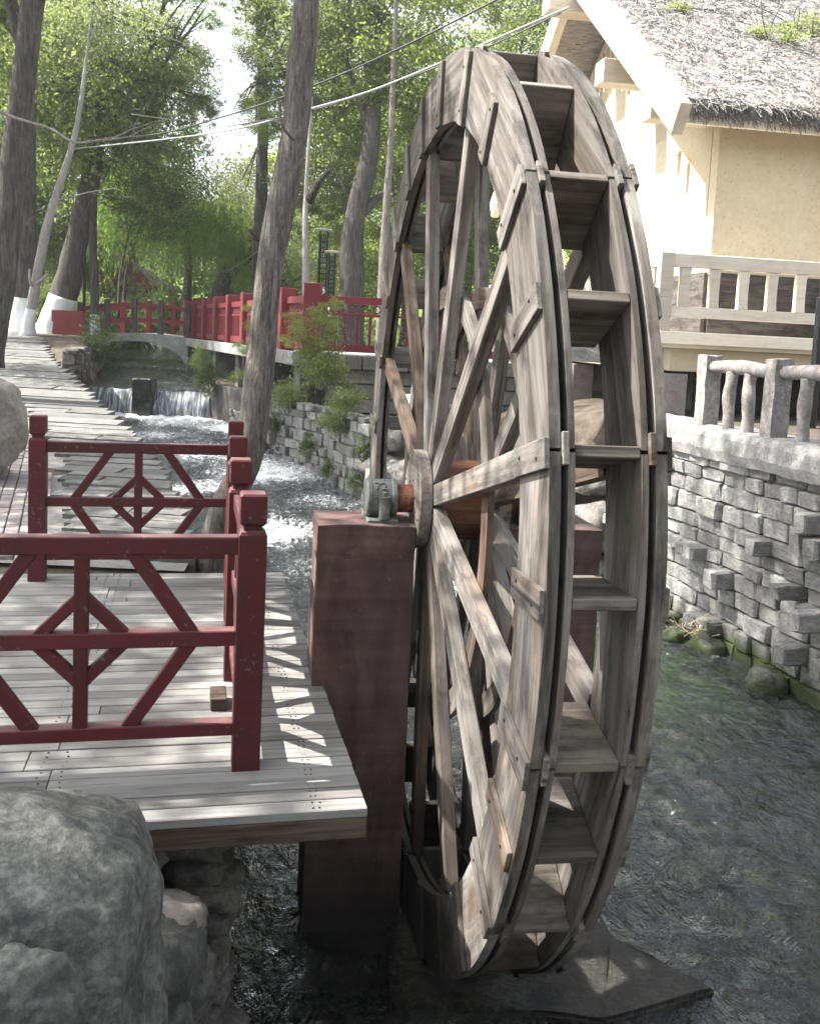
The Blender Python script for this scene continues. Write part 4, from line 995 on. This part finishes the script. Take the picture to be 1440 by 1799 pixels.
# ------------------------------------------------------------------ lamp columns, planter, cables
def lamp_column(label, px, d, h, w, globes):
    p = at(px, 515, d); t = thing('lamp_column', label, 'lamp', Vector((p.x, p.y, TZ)), 'black lamp columns behind the terrace')
    for sx in (-1, 1):
        for sy in (-1, 1): bar('corner_bar', (p.x+sx*w, p.y+sy*w, TZ), (p.x+sx*w, p.y+sy*w, TZ+h), 0.035, 0.035, M_BLACK, t, (1, 0, 0))
    ob('cap', box(w*4.6, w*3.4, 0.05, 0.01), M_COPE, Matrix.Translation((p.x, p.y, TZ+h+0.03)), t)
    ob('lower_box', box(w*1.94, w*1.9, h*0.52, 0.01), M_BLACK, Matrix.Translation((p.x, p.y, TZ+h*0.26)), t)
    for k in range(9): ob('grille_bar', box(w*2, 0.02, 0.03, 0.002), M_BLACK, Matrix.Translation((p.x, p.y-w, TZ+h*(0.55+0.045*k))), t)
    for k in range(3): ob('grille_bar', box(0.025, 0.02, h*0.45, 0.002), M_BLACK, Matrix.Translation((p.x-w*0.5+w*0.5*k, p.y-w+0.015, TZ+h*0.75)), t)
    for gx_, gzz, r in globes:
        bm = bmesh.new(); bmesh.ops.create_uvsphere(bm, u_segments=14, v_segments=10, radius=r); me = bpy.data.meshes.new('globe'); bm.to_mesh(me); bm.free()
        me.polygons.foreach_set('use_smooth', [True]*len(me.polygons)); ob('globe', me, M_GLOBE, Matrix.Translation((p.x+gx_, p.y-w*1.1, TZ+h*gzz)), t)
lamp_column('taller black lamp column with white globes behind the terrace railing', 565, 24.5, 2.9, 0.095, ((0.02, 0.49, 0.075), (-0.02, 0.36, 0.045), (-0.02, 0.22, 0.05)))
lamp_column('shorter black lamp column with white globes beside the taller one', 581, 24.2, 2.35, 0.075, ((0.0, 0.52, 0.045), (-0.02, 0.42, 0.04), (0.01, 0.36, 0.07)))
def cable(label, pts, r, mat, cat='cable'):
    P = smooth_pts(pts, 10); V, F = tube_vf(P, [r]*len(P), 6); tag(ob('overhead_cable', mk(V, F, True), mat), label, cat)
cable('upper dark overhead cable sloping down to the left behind the leaning trunk', [at(960, -45, 16), at(870, 0, 16.6), at(700, 85, 18), at(550, 150, 20), at(390, 205, 23), at(240, 240, 26), at(0, 250, 30)], 0.018, M_CABLE)
cable('thick grey cable bundle running from the house ridge past the wheel top', [at(1000, 12, 15.6), at(900, 55, 16), at(750, 120, 17), at(640, 163, 18), at(540, 192, 19.5), at(420, 225, 22), at(300, 243, 25), at(120, 262, 28)], 0.020, M_CABLEG)
cable('thin cable just above the grey cable bundle', [at(985, 22, 15.5), at(860, 80, 16.2), at(720, 135, 17.2), at(550, 193, 19.4), at(400, 222, 22)], 0.012, M_CABLE)
p = on(128, 588, zpath); pl = thing('red_planter', 'red square planter box with a dark pole by the whitewashed trees', 'planter', p)
for i in range(4):
    a = i*math.pi/2; ob('side_board', box(1.0, 0.06, 0.75, 0.01), M_RED2, Matrix.Translation((p.x, p.y, p.z+0.375)) @ Matrix.Rotation(a, 4, 'Z') @ Matrix.Translation((0, -0.47 if i % 2 == 0 else -0.47, 0)) @ Matrix.Diagonal((1 if i % 2 == 0 else 0.87, 1, 1, 1)), pl)
ob('soil', box(0.86, 0.86, 0.1, 0.01), M_SOIL, Matrix.Translation((p.x, p.y, p.z+0.62)), pl)
V, F = lathe_vf([(0.09, 0), (0.09, 0.3), (0.055, 0.34), (0.05, 2.6)], 10); tag(ob('lamp_pole', mk(V, F), M_BLACK, Matrix.Translation((p.x+0.1, p.y+0.7, p.z))), 'dark lamp pole rising behind the red planter', 'pole')
# far red pavilion roof in the shade
pv = thing('pavilion', 'low red pavilion in deep shade beyond the whitewashed trees', 'pavilion', (-13.5, 44, 1.3))
mb = MB(); V, F = lathe_vf([(3.6, 0), (3.4, 0.12), (0.3, 1.5), (0.1, 1.6)], 4); mb.add(V, F, Matrix.Rotation(math.pi/4, 4, 'Z')); ob('roof', mb.mesh(), M_RED2, Matrix.Translation((-13.5, 44, 3.2)), pv)
for sx in (-1, 1):
    for sy in (-1, 1): bar('column', (-13.5+sx*2, 44+sy*2, 1.1), (-13.5+sx*2, 44+sy*2, 3.25), 0.25, 0.25, M_RED2, pv, (1, 0, 0))
bar('beam', (-15.5, 41.9, 2.9), (-11.5, 41.9, 2.9), 0.15, 0.35, M_RED2, pv)

# ------------------------------------------------------------------ trees
def leaf_quads(C, size, up=0.35, aspect=0.55):
    n = len(C); d = RNG.normal(0, 1, (n, 3)); d[:, 2] -= 0.35; d /= np.linalg.norm(d, axis=1)[:, None]
    nn = RNG.normal(0, 1, (n, 3)); nn[:, 2] += up*2; w = np.cross(d, nn); w /= np.linalg.norm(w, axis=1)[:, None]
    s = (size*RNG.uniform(0.45, 1.5, n))[:, None]; h = np.cross(w, d)
    return np.stack([C, C+d*s*0.45+w*s*aspect*0.5+h*s*0.06, C+d*s, C+d*s*0.45-w*s*aspect*0.5+h*s*0.06], 1)
def crown_pts(n, r, clusters, spread, shell=0.55):
    u = RNG.normal(0, 1, (clusters, 3)); u /= np.linalg.norm(u, axis=1)[:, None]
    k = (shell + (1-shell)*RNG.random(clusters))[:, None]; cc = u*k*np.array([r]); 
    wgt = RNG.random(clusters)**1.5+0.15; idx = RNG.choice(clusters, n, p=wgt/wgt.sum())
    sp_ = spread*(0.6+0.8*RNG.random(clusters))
    return cc[idx] + RNG.normal(0, 1, (n, 3))*sp_[idx][:, None]*np.array([[1, 1, 0.6]])
CROWN = {}
def crown_mesh(kind, v):
    k = (kind, v)
    if k in CROWN: return CROWN[k]
    if kind == 'round': P = crown_pts(12000, (3.2, 3.2, 3.6), 70, 0.42, 0.35); m = quads(leaf_quads(P, 0.155)); m.materials.append(M_LEAF)
    elif kind == 'yellow': P = crown_pts(10000, (3.0, 3.0, 3.8), 60, 0.42, 0.35); m = quads(leaf_quads(P, 0.15)); m.materials.append(M_LEAFY)
    elif kind == 'dark': P = crown_pts(12000, (3.3, 3.3, 3.0), 70, 0.45, 0.3); m = quads(leaf_quads(P, 0.15)); m.materials.append(M_LEAFD)
    elif kind == 'grey': P = crown_pts(9000, (3.0, 3.0, 2.8), 80, 0.5, 0.3); m = quads(leaf_quads(P, 0.13)); m.materials.append(M_LEAFG)
    elif kind == 'shade': P = crown_pts(6200, (3.0, 2.8, 1.5), 36, 0.5, 0.15); m = quads(leaf_quads(P, 0.17)); m.materials.append(M_LEAF)
    elif kind == 'sprig': P = crown_pts(1500, (0.5, 0.5, 0.5), 22, 0.10, 0.3); m = quads(leaf_quads(P, 0.055, 0.8)); m.materials.append(M_LEAFY)
    elif kind == 'bush': P = crown_pts(3500, (0.9, 0.9, 0.7), 40, 0.18, 0.3); m = quads(leaf_quads(P, 0.085)); m.materials.append(M_LEAF)
    elif kind == 'fern': P = crown_pts(2600, (0.5, 0.5, 0.75), 30, 0.15, 0.3); m = quads(leaf_quads(P, 0.10, 0.2, 0.25)); m.materials.append(M_LEAFD)
    elif kind == 'willow':
        st = []; 
        for i in range(420):
            a = RNG.random()*6.283; r = 2.5*math.sqrt(RNG.random()); top = 2.6*(1-(r/2.8)**2)+RNG.normal(0, .25); L_ = RNG.uniform(1.6, 3.6)
            t = RNG.random(30); st.append(np.stack([r*math.cos(a)*(1+0.15*t)+RNG.normal(0, .03, 30), r*math.sin(a)*(1+0.15*t)+RNG.normal(0, .03, 30), top-L_*t], 1))
        P = np.concatenate(st); Q = leaf_quads(P, 0.16, 0, 0.22); Q[:, 2] = P + np.array([[0, 0, -0.15]])+RNG.normal(0, .03, P.shape); m = quads(Q); m.materials.append(M_WILLOW)
    CROWN[k] = m; return m
def limb_mesh(limbs, n=8, wob=0.12):
    mb = MB()
    for pts, r0, r1 in limbs:
        P = smooth_pts(pts, 5); Rr = [r0+(r1-r0)*(i/(len(P)-1))**0.8 for i in range(len(P))]
        V, F = tube_vf(P, Rr, n, wob); mb.add(V, F)
    return mb.mesh(True)
def twig_set(origin, direction, length, r, depth=3, out=None):
    out = [] if out is None else out
    o = Vector(origin); d = Vector(direction).normalized(); pts = [o]
    for i in range(3):
        d = (d + Vector((random.gauss(0, .22), random.gauss(0, .22), random.gauss(0, .18)))).normalized(); pts.append(pts[-1]+d*length/3)
    out.append((pts, r, r*0.45))
    if depth > 0:
        for k in range(random.choice((2, 3))):
            i = random.choice((1, 2, 3)); dd = (d + Vector((random.gauss(0, .7), random.gauss(0, .7), random.gauss(0.1, .5)))).normalized()
            twig_set(pts[i], dd, length*random.uniform(0.5, 0.75), r*0.5, depth-1, out)
    return out
def tree(label, pts, r0, r1, bark, crowns, wash=0.0, limbs=True, group=None, name='tree', nseg=14, extra=(), lo=0.6):
    P = [Vector(p) for p in pts]; t = thing(name, label, 'tree', P[0], group)
    P5 = smooth_pts(P, 7); Rr = [r0+(r1-r0)*(i/(len(P5)-1)) for i in range(len(P5))]; Rr[0] *= 1.22; Rr[1] *= 1.1
    V, F = tube_vf(P5, Rr, nseg, 0.16)
    tr = ob('trunk', mk(V, F, True), bark, None, t)
    if wash:
        Q = [p for p in P5 if p.z-P5[0].z <= wash]; k = len(Q); Q.append(Q[-1]+(P5[k]-Q[-1])*0.5)
        V, F = tube_vf(Q, [Rr[i]*1.03+0.004 for i in range(len(Q))], nseg, 0.16); ob('whitewash_band', mk(V, F, True), M_LIME, None, tr)
    for e in extra: ob('branch_stub', limb_mesh([e], 7), bark, None, tr)
    ls = []
    if limbs and crowns:
        for i, (c, s, kd, v) in enumerate(crowns):
            b0 = P5[int(len(P5)*random.uniform(lo, 0.98))]; mid = b0.lerp(Vector(c), .5)+Vector((random.gauss(0, .3), random.gauss(0, .3), 0.3))
            ls.append(([b0, mid, Vector(c)], r1*0.6, 0.02))
            for q in range(4):
                u = Vector((random.gauss(0, 1), random.gauss(0, 1), random.gauss(0.3, .7))).normalized()*s*2.6
                ls.append(([mid, mid.lerp(Vector(c)+u, .5)+Vector((0, 0, .2)), Vector(c)+u], r1*0.35, 0.012))
    if ls: ob('branches', limb_mesh(ls, 6), bark, None, t)
    for c, s, kd, v in crowns:
        ob('crown', crown_mesh(kd, v), None, Matrix.Translation(c) @ Matrix.Rotation(random.random()*6.28, 4, 'Z') @ Matrix.Diagonal((s, s, s*random.uniform(.85, 1.1), 1)), t)
    return t
# the leaning trunk beside the deck; its crown spreads above the picture and shades deck and wheel
T6 = [at(x, y, 6.75) for x, y in ((362, 1010), (392, 900), (437, 800), (456, 650), (468, 520), (486, 400), (517, 240), (527, 130), (538, 0))]
T6[0].z = -0.25
T6 += [T6[-1]+Vector((-0.05, 0.1, 1.2)), T6[-1]+Vector((-0.7, 0.2, 2.8)), T6[-1]+Vector((-1.9, 0.2, 4.6))]
stub = [([at(545, 350, 6.7), at(560, 320, 6.5), at(580, 297, 6.35)], 0.035, 0.012), ([at(452, 420, 6.7), at(443, 408, 6.6), at(436, 402, 6.5)], 0.02, 0.012), ([at(515, 245, 6.6), at(496, 220, 6.5), at(490, 180, 6.5), at(483, 168, 6.5)], 0.011, 0.006)]
tree('leaning furrowed tree trunk rising beside the deck in front of the stream', T6, 0.105, 0.083, M_BARK,
     [((-4.6, 6.4, 8.6), 0.85, 'shade', 0), ((-2.6, 7.6, 9.6), 0.7, 'shade', 0), ((-5.6, 8.6, 9.2), 0.8, 'shade', 0)], nseg=22, extra=stub, lo=0.9)
tree('tree left of the deck outside the picture shading it', [(-7.4, 4.2, 0), (-7.3, 4.3, 2.5), (-7.0, 4.4, 6.5)], 0.22, 0.12, M_BARKD,
     [((-9.2, 4.4, 8.4), 0.62, 'shade', 0), ((-6.6, 2.2, 8.4), 0.8, 'shade', 0), ((-8.6, 6.8, 8.8), 0.75, 'shade', 0)])
tree('tree left of the path outside the picture shading the flagstones', [(-10.2, 10.6, 0.1), (-10.1, 10.6, 3), (-9.8, 10.7, 7)], 0.22, 0.12, M_BARKD, [((-9.2, 10.6, 8.0), 0.8, 'shade', 0), ((-10.4, 12.2, 8.6), 0.6, 'shade', 0)])
tree('dark leaning trunk at the left edge', [at(-22, 640, 16), at(2, 500, 16), at(14, 400, 16), at(28, 250, 16), at(48, 90, 16), at(66, -60, 16), at(90, -260, 16.5)], 0.235, 0.16, M_BARKD,
     [((-8.6, 17.5, 9.2), 0.85, 'dark', 0), ((-8.2, 16.2, 11.2), 0.8, 'round', 0), ((-10.5, 20, 7.8), 0.9, 'round', 1)])
zt = lambda p: Vector((p.x, p.y, zpath(p.y)-0.05))
b_ = zt(on(38, 588, zpath)); tree('straight tree with whitewashed base nearest the left edge of the path', [b_, at(44, 480, b_.y), at(46, 380, b_.y), at(48, 200, b_.y), at(55, 0, b_.y)], 0.34, 0.2, M_BARKD, [((-11.5, 29, 9.0), 1.0, 'round', 0), ((-13.5, 27, 6.6), 0.85, 'dark', 0)], 1.15)
b_ = zt(on(46, 590, zpath)); tree('thin pale leaning tree with whitewashed foot and cut side stubs', [b_, at(66, 480, b_.y-.2), at(82, 400, b_.y-.3), at(103, 330, b_.y-.3), at(128, 250, b_.y-.3), at(142, 180, b_.y-.3), at(152, 100, b_.y-.3), at(166, -10, b_.y-.3)], 0.16, 0.025, M_BARKP, [((-9.4, 28.0, 10.2), 0.6, 'grey', 0)], 0.9,
     extra=[([at(62, 500, b_.y-.2), at(75, 490, b_.y-.4), at(84, 482, b_.y-.5)], 0.06, 0.04), ([at(60, 505, b_.y-.2), at(53, 495, b_.y-.4), at(52, 472, b_.y-.4)], 0.05, 0.03)])
b_ = zt(on(86, 586, zpath)); tree('slanting tree with broad whitewashed base beside the red planter', [b_, at(108, 535, b_.y), at(125, 470, b_.y), at(140, 400, b_.y), at(158, 320, b_.y), at(172, 220, b_.y), at(182, 120, b_.y), at(188, 20, b_.y)], 0.48, 0.16, M_BARKD, [((-10.4, 31.5, 8.6), 0.9, 'round', 1), ((-11.2, 32.5, 12.0), 0.95, 'round', 0), ((-8.6, 33, 13.2), 0.45, 'yellow', 0), ((-8.3, 33, 10.4), 0.42, 'round', 0), ((-7.35, 33, 9.0), 0.26, 'round', 1), ((-7.6, 34, 12.4), 0.28, 'yellow', 0), ((-8.2, 30.0, 5.6), 0.5, 'dark', 0)], 1.25)
b_ = zt(on(166, 590, zpath)); tree('slim tree with whitewashed foot at the bridge end', [b_, at(166, 500, b_.y), at(163, 400, b_.y), at(168, 300, b_.y), at(172, 180, b_.y)], 0.15, 0.08, M_BARKD, [((-9.9, 31.0, 8.0), 0.6, 'dark', 0)], 0.75)
# dead pale branch across the dark trunk
br_ = limb_mesh([([at(-30, 178, 15.6), at(0, 196, 15.6), at(20, 204, 15.6), at(52, 214, 15.5), at(90, 226, 15.4), at(132, 250, 15.3), at(178, 245, 15.2)], 0.034, 0.016)] + twig_set(at(150, 248, 15.2), (0.8, 0, 0.1), 1.0, 0.015, 3) + twig_set(at(178, 245, 15.2), (0.7, 0.1, 0.3), 0.8, 0.012, 3), 6, 0.1)
tag(ob('dead_branch', br_, M_TWIG), 'bare pale dead branch hooked across the dark trunk', 'branch')
for i, (px, py, d, L_) in enumerate(((95, 120, 20, 2.0), (180, 60, 22, 2.2), (230, 200, 24, 2.6), (205, 330, 25, 2.4), (430, 330, 30, 3.0), (480, 420, 30, 2.6))):
    ob_ = ob('bare_twigs', limb_mesh(twig_set(at(px, py, d), (random.gauss(0, 1), 0, random.gauss(-0.3, .6)), L_, 0.014, 4), 5, 0.05), M_TWIG)
    tag(ob_, ['bare twigs high at the upper left', 'bare twigs against the foliage near the top left', 'fan of bare twigs in the left foliage', 'bare hanging twigs above the weeping willow', 'bare twigs left of the leaning trunk', 'grey bare twigs just left of the leaning trunk, lower'][i], 'twigs')
# unseen trees added behind and beside the photographer to darken camera-facing surfaces
tree('unseen tree added behind the photographer to the left to cut fill light', [(-3.4, -4.6, 0), (-3.3, -4.6, 2.5), (-3.0, -4.4, 5.5)], 0.22, 0.12, M_BARKD, [((-3.6, -4.6, 5.6), 0.8, 'round', 0), ((-1.0, -3.6, 7.6), 0.7, 'round', 1)])
tree('unseen tree added behind the photographer to the right to cut fill light', [(4.4, -6.0, 0), (4.3, -6.0, 2.5), (4.0, -5.8, 6)], 0.24, 0.12, M_BARKD, [((4.2, -5.8, 5.8), 0.85, 'round', 0), ((1.6, -6.6, 6.4), 0.8, 'dark', 0)])
tree('unseen tree added on the near right bank to cut fill light', [(8.6, 0.2, 0.6), (8.6, 0.3, 3), (8.4, 0.4, 6)], 0.24, 0.12, M_BARKD, [((8.4, 0.2, 5.4), 0.9, 'round', 1), ((8.0, -3.4, 5.0), 0.8, 'dark', 0)])
# weeping willow and saplings by the bridge
tree('weeping willow with pale hanging leaves behind the bridge', [(-8.2, 34.5, 1.0), (-8.1, 34.5, 3.0), (-8.2, 34.6, 5.4)], 0.2, 0.1, M_BARKD, [((-8.6, 34.2, 5.0), 0.95, 'willow', 0), ((-7.2, 35.0, 4.4), 0.75, 'willow', 0), ((-9.6, 35.0, 5.6), 0.8, 'willow', 0)], 0, False)
for i, (px, x2, d) in enumerate(((208, 250, 33), (218, 275, 33.4))):
    p = at(px, 560, d); tree(['slender dark sapling left of the willow', 'second slender dark sapling leaning to the willow'][i], [p, at(px+4, 480, d), at((px+x2)/2, 400, d), at(x2, 370, d)], 0.06, 0.03, M_BARKD, [], limbs=False)
# trees behind the terrace
def trunk_px(label, pts, d, r0, r1, bark, crowns, **kw):
    P = [at(x, y, d) for x, y in pts]; P[0].z = min(P[0].z, 1.1); return tree(label, P, r0, r1, bark, crowns, **kw)
trunk_px('thick dark trunk that forks behind the lamp columns', [(618, 560), (617, 500), (618, 430), (628, 360), (648, 280), (655, 180), (650, 60)], 31, 0.42, 0.22, M_BARKD, [((-1.4, 33, 10.0), 0.95, 'yellow', 0), ((-3.2, 31.5, 12.5), 0.9, 'round', 0), ((0.6, 33.5, 8.2), 0.75, 'yellow', 0)],
         extra=[([at(622, 390, 31), at(655, 355, 31.2), at(690, 330, 31.5)], 0.22, 0.08)])
trunk_px('slim tree right of the forked trunk behind the red railing', [(671, 560), (673, 470), (678, 380), (686, 250), (692, 100), (700, -80)], 29, 0.16, 0.05, M_BARK, [((-0.6, 30.5, 10.8), 0.8, 'yellow', 0)])
trunk_px('pale slim trunk just right of the leaning trunk', [(538, 560), (537, 470), (536, 380), (541, 280), (548, 170)], 30, 0.13, 0.03, M_BARKP, [((-3.6, 33, 6.6), 0.55, 'round', 1)])
trunk_px('dark upright trunk half hidden left of the leaning trunk', [(458, 560), (457, 440), (460, 300), (462, 180), (456, 40), (450, -140)], 34, 0.26, 0.12, M_BARKD, [((-3.9, 35, 10.6), 0.7, 'round', 0), ((-3.7, 36, 14.0), 0.7, 'round', 1), ((-5.05, 33.5, 10.9), 0.42, 'round', 0), ((-5.5, 35, 9.4), 0.36, 'yellow', 0), ((-5.9, 35, 12.0), 0.4, 'yellow', 0), ((-6.6, 36, 7.0), 0.42, 'grey', 0), ((-5.6, 33, 8.6), 0.3, 'yellow', 0), ((-5.7, 33, 13.0), 0.36, 'round', 0)])
trunk_px('dark trunk slanting to the right behind the far terrace posts', [(372, 545), (390, 500), (412, 468), (436, 448), (452, 400)], 36, 0.34, 0.16, M_BARKD, [((-5.4, 38.0, 6.0), 0.5, 'grey', 0)])
# the wood behind: each tree its own
BG = [(-14.8, 38, 'dark'), (-13.2, 43, 'round'), (-17.5, 42, 'round'), (-13.8, 47, 'dark'), (-3.0, 40, 'yellow'), (-0.5, 43, 'round'), (1.8, 40, 'yellow'), (3.6, 36, 'round'),
      (-7.0, 52, 'grey'), (-9.6, 56, 'yellow'), (-4.2, 50, 'yellow'), (-8.6, 45, 'grey'), (-6.2, 46, 'grey'), (-8.9, 49, 'greytall'), (-1.6, 54, 'yellow'), (2.6, 52, 'round'), (6.5, 46, 'yellow'), (10, 38, 'round'), (14, 33, 'round'), (18, 30, 'yellow'), (9.5, 30, 'yellow'), (-11.0, 66, 'grey'), (-8.0, 70, 'grey'), (-14.0, 72, 'grey'), (-21, 50, 'round'), (6.0, 30.5, 'round')]
SEEN = {}
for i, (x, y, kd) in enumerate(sorted(BG, key=lambda t: t[1])):
    tall = kd == 'greytall'; kd = 'grey' if tall else kd
    z0 = zground(x, y); hgt = random.uniform(6.5, 9.5) if kd != 'grey' else 3.2
    if kd == 'grey' or (x, y) == (-9.6, 56): hgt = 6.6 if tall else 3.0
    crowns = [((x+random.gauss(0, .5), y, z0+hgt), random.uniform(0.95, 1.15), kd, i % 2)]
    if tall: crowns += [((x+0.3, y-1, z0+3.2), 0.7, 'grey', 0)]
    if kd != 'grey' and hgt > 4: crowns += [((x+random.uniform(-1.8, 1.8), y-1.0, z0+hgt*0.48), random.uniform(0.7, 0.9), kd, i % 2), ((x+random.uniform(-1.5, 1.5), y+0.5, z0+hgt+3.4), 0.85, kd, (i+1) % 2)]
    pxx = 720+FPX*x/y; zone = 'behind the whitewashed trees' if pxx < 150 else 'behind the bridge' if pxx < 330 else 'in the bright gap' if pxx < 455 else 'behind the lamp columns' if pxx < 610 else 'behind the forked trunk' if pxx < 730 else 'behind the top of the wheel' if pxx < 980 else 'behind the thatched roof'
    key = (kd, zone); SEEN[key] = SEEN.get(key, 0)+1
    tree({'round': 'leafy green tree ', 'dark': 'dense dark green tree ', 'yellow': 'sunlit yellow-green tree ', 'grey': 'dusty grey-green tree '}[kd] + zone + ('', ', a second one further back', ', a third one further back', ', a fourth one further back')[SEEN[key]-1], [(x, y, z0-0.2), (x+0.1, y, z0+hgt*0.5), (x-0.1, y, z0+hgt)], 0.26, 0.1, M_BARKD, crowns, group='trees of the background wood: '+kd, nseg=10)
# bushes
def bush(label, p, s, kind, group=None, rz=1.0):
    t = thing('bush', label, 'bush', Vector(p), group)
    tw = []
    for i in range(4): tw += [([Vector(p)+Vector((0, 0, -0.2*s)), Vector(p)+Vector((random.gauss(0, .25), random.gauss(0, .25), .35))*s, Vector(p)+Vector((random.gauss(0, .45), random.gauss(0, .45), .75))*s], 0.018*s, 0.006)]
    ob('stems', limb_mesh(tw, 5, 0.05), M_TWIG, None, t)
    ob('foliage', crown_mesh(kind, 0), None, Matrix.Translation(Vector(p)+Vector((0, 0, 0.5*s*rz))) @ Matrix.Rotation(random.random()*6, 4, 'Z') @ Matrix.Diagonal((s, s, s*rz, 1)), t); return t
def sprigs(label, items, root):
    t = thing('shrub', label, 'shrub', root); ls = []
    for (px, py, d, s) in items:
        c = at(px, py, d); ls.append(([Vector(root), Vector(root).lerp(c, .6)+Vector((0, 0, .1)), c], 0.014, 0.005))
        ob('foliage', crown_mesh('sprig', 0), None, Matrix.Translation(c) @ Matrix.Rotation(random.random()*6, 4, 'Z') @ Matrix.Diagonal((s, s, s*0.8, 1)), t)
    ob('stems', limb_mesh(ls, 5, 0.05), M_TWIG, None, t)
sprigs('light green shrub growing over the terrace corner railing', [(560, 555, 16.6, 0.62), (530, 585, 16.5, 0.62), (575, 600, 16.6, 0.6), (515, 560, 16.7, 0.42), (545, 625, 16.5, 0.6), (580, 570, 16.6, 0.45), (590, 535, 16.6, 0.35), (505, 600, 16.4, 0.35)], at(545, 668, 16.6))
sprigs('small yellow-green shrub beside the leaning trunk at the terrace edge', [(425, 610, 18.5, 0.42), (442, 570, 18.6, 0.36), (420, 660, 18.4, 0.4), (436, 540, 18.8, 0.25)], at(430, 690, 18.4))
bush('dark leafy bush hanging over the rubble wall below the terrace corner', at(560, 672, 16.4), 0.55, 'bush')
bush('ivy clump on the bank right of the waterfall', at(362, 690, 21.6), 0.5, 'fern', None, 1.5)
bush('fern clump just above the waterfall on the right bank', at(352, 655, 22.6), 0.45, 'fern', None, 1.2)
bush('round green bush on the bank left of the bridge arch', at(172, 640, 25.5), 0.95, 'fern', None, 1.1)
bush('small weeds at the foot of the rubble wall', at(640, 810, 14.3), 0.3, 'fern'); bush('weeds halfway up the rubble wall', at(590, 760, 15.2), 0.34, 'bush')
for i, (px, py, d, s, kd) in enumerate(((500, 716, 17.2, 0.42, 'bush'), (610, 722, 14.9, 0.36, 'bush'), (540, 800, 15.9, 0.3, 'fern'), (625, 862, 14.0, 0.28, 'fern'), (478, 765, 17.6, 0.36, 'fern'), (575, 838, 15.0, 0.24, 'fern'))):
    bush(['leafy plant on top of the rubble wall right of the leaning trunk', 'leafy plant on the rubble wall beside the left rim of the wheel', 'fern hanging halfway down the rubble wall', 'fern at the waterline just left of the wheel', 'fern at the waterline right behind the leaning trunk', 'small fern at the foot of the rubble wall between two others'][i], at(px, py, d), s, kd)
bush('low sunlit bush between the whitewashed trees', at(72, 545, 33), 0.9, 'bush'); bush('bright bush beyond the bridge rails', at(290, 575, 36), 1.2, 'bush'); bush('low bush behind the red planter', at(150, 560, 33), 0.8, 'bush')
bush('bush beyond the bridge seen under its top rail', at(240, 575, 37), 1.2, 'bush')
for i, (px, py, d) in enumerate(((20, 540, 36), (110, 500, 40), (200, 520, 40), (330, 500, 42), (400, 470, 44), (520, 480, 44))):
    p = at(px, py, d); p.z = zground(p.x, p.y)
    bush('undergrowth bush ' + ['at the left edge beyond the whitewashed trees', 'behind the red planter at the edge of the wood', 'behind the saplings left of the willow', 'behind the willow', 'left of the leaning trunk at the foot of the wood', 'right of the leaning trunk at the foot of the wood'][i], p, random.uniform(1.6, 2.4), 'bush', 'undergrowth of the wood')
bush('tuft of green sprouting in the middle of the thatch', hp(1.5, 1.5, EZ+(RZ-EZ)*0.45+0.16), 0.75, 'sprig', None, 0.4); bush('green plant on the thatch at the right edge', hp(2.3, 1.9, EZ+(RZ-EZ)*0.54+0.16), 0.9, 'sprig', None, 0.4); bush('small green tuft high on the thatch near the bargeboard', hp(0.3, 2.3, EZ+(RZ-EZ)*0.626+0.16), 0.5, 'sprig', None, 0.4)
for i, (a_, b_) in enumerate(((0.4, 3.2), (1.2, 3.0), (1.9, 2.6), (1.0, 2.4))):
    p = hp(a_, b_, EZ+(RZ-EZ)*(b_+EO)/(HD/2+EO)+0.26); d3 = HX*random.choice((-1, 1))+HY*random.gauss(0, .3)+ZV*0.02
    tag(ob('fallen_twigs', limb_mesh([(q, r_, r2) for q, r_, r2 in twig_set(p, d3, 1.3, 0.016, 4)], 5, 0.05), M_TWIG), ['bare fallen twigs on the thatch nearest the ridge beam', 'bare fallen twigs on the upper middle of the thatch', 'bare fallen twigs on the thatch at the right', 'bare fallen twigs lowest on the thatch'][i], 'twigs')
sprigs('leafy branch behind the wheel rim seen against the house', [(1000, 430, 14, 0.5), (995, 455, 14, 0.45), (1010, 440, 14.2, 0.4)], at(1000, 560, 14.2))
# dry straw caught at the foot of the wall
mb = MB()
for i in range(40):
    p = at(1215+random.gauss(0, 18), 1108+random.gauss(0, 9), 9.2); p.z = max(p.z, -1.2); q = p + Vector((random.gauss(0, .18), random.gauss(0, .12), random.uniform(0.0, .14)))
    V, F = tube_vf([p, q], [0.004, 0.002], 4); mb.add(V, F)
o = ob('dry_reeds', mb.mesh(), M_STRAW, kind='stuff'); tag(o, 'tangle of dry reeds caught below the stone wall', 'reeds')
V, F = tube_vf([at(700, 703, 13.5), at(735, 704, 13.2)], [0.09, 0.09], 14); tag(ob('white_pipe', mk(V, F), M_PIPE), 'white pipe end seen through the left spokes of the wheel', 'pipe')
# ------------------------------------------------------------------ the milky air under the trees
hz = bpy.data.materials.new('valley_haze'); hz.use_nodes = True; t_ = hz.node_tree; t_.nodes.clear()
o_ = t_.nodes.new('ShaderNodeOutputMaterial'); pv_ = t_.nodes.new('ShaderNodeVolumePrincipled')
pv_.inputs['Color'].default_value = (0.95, 0.97, 0.96, 1); pv_.inputs['Density'].default_value = 0.0008; pv_.inputs['Anisotropy'].default_value = 0.3
t_.links.new(pv_.outputs[0], o_.inputs['Volume'])
ob('haze', mk(*cbox_vf(1, 1, 1, 0.001)), hz, Matrix.Translation((0, 290, 14)) @ Matrix.Diagonal((840, 720, 34, 1)), kind='stuff')
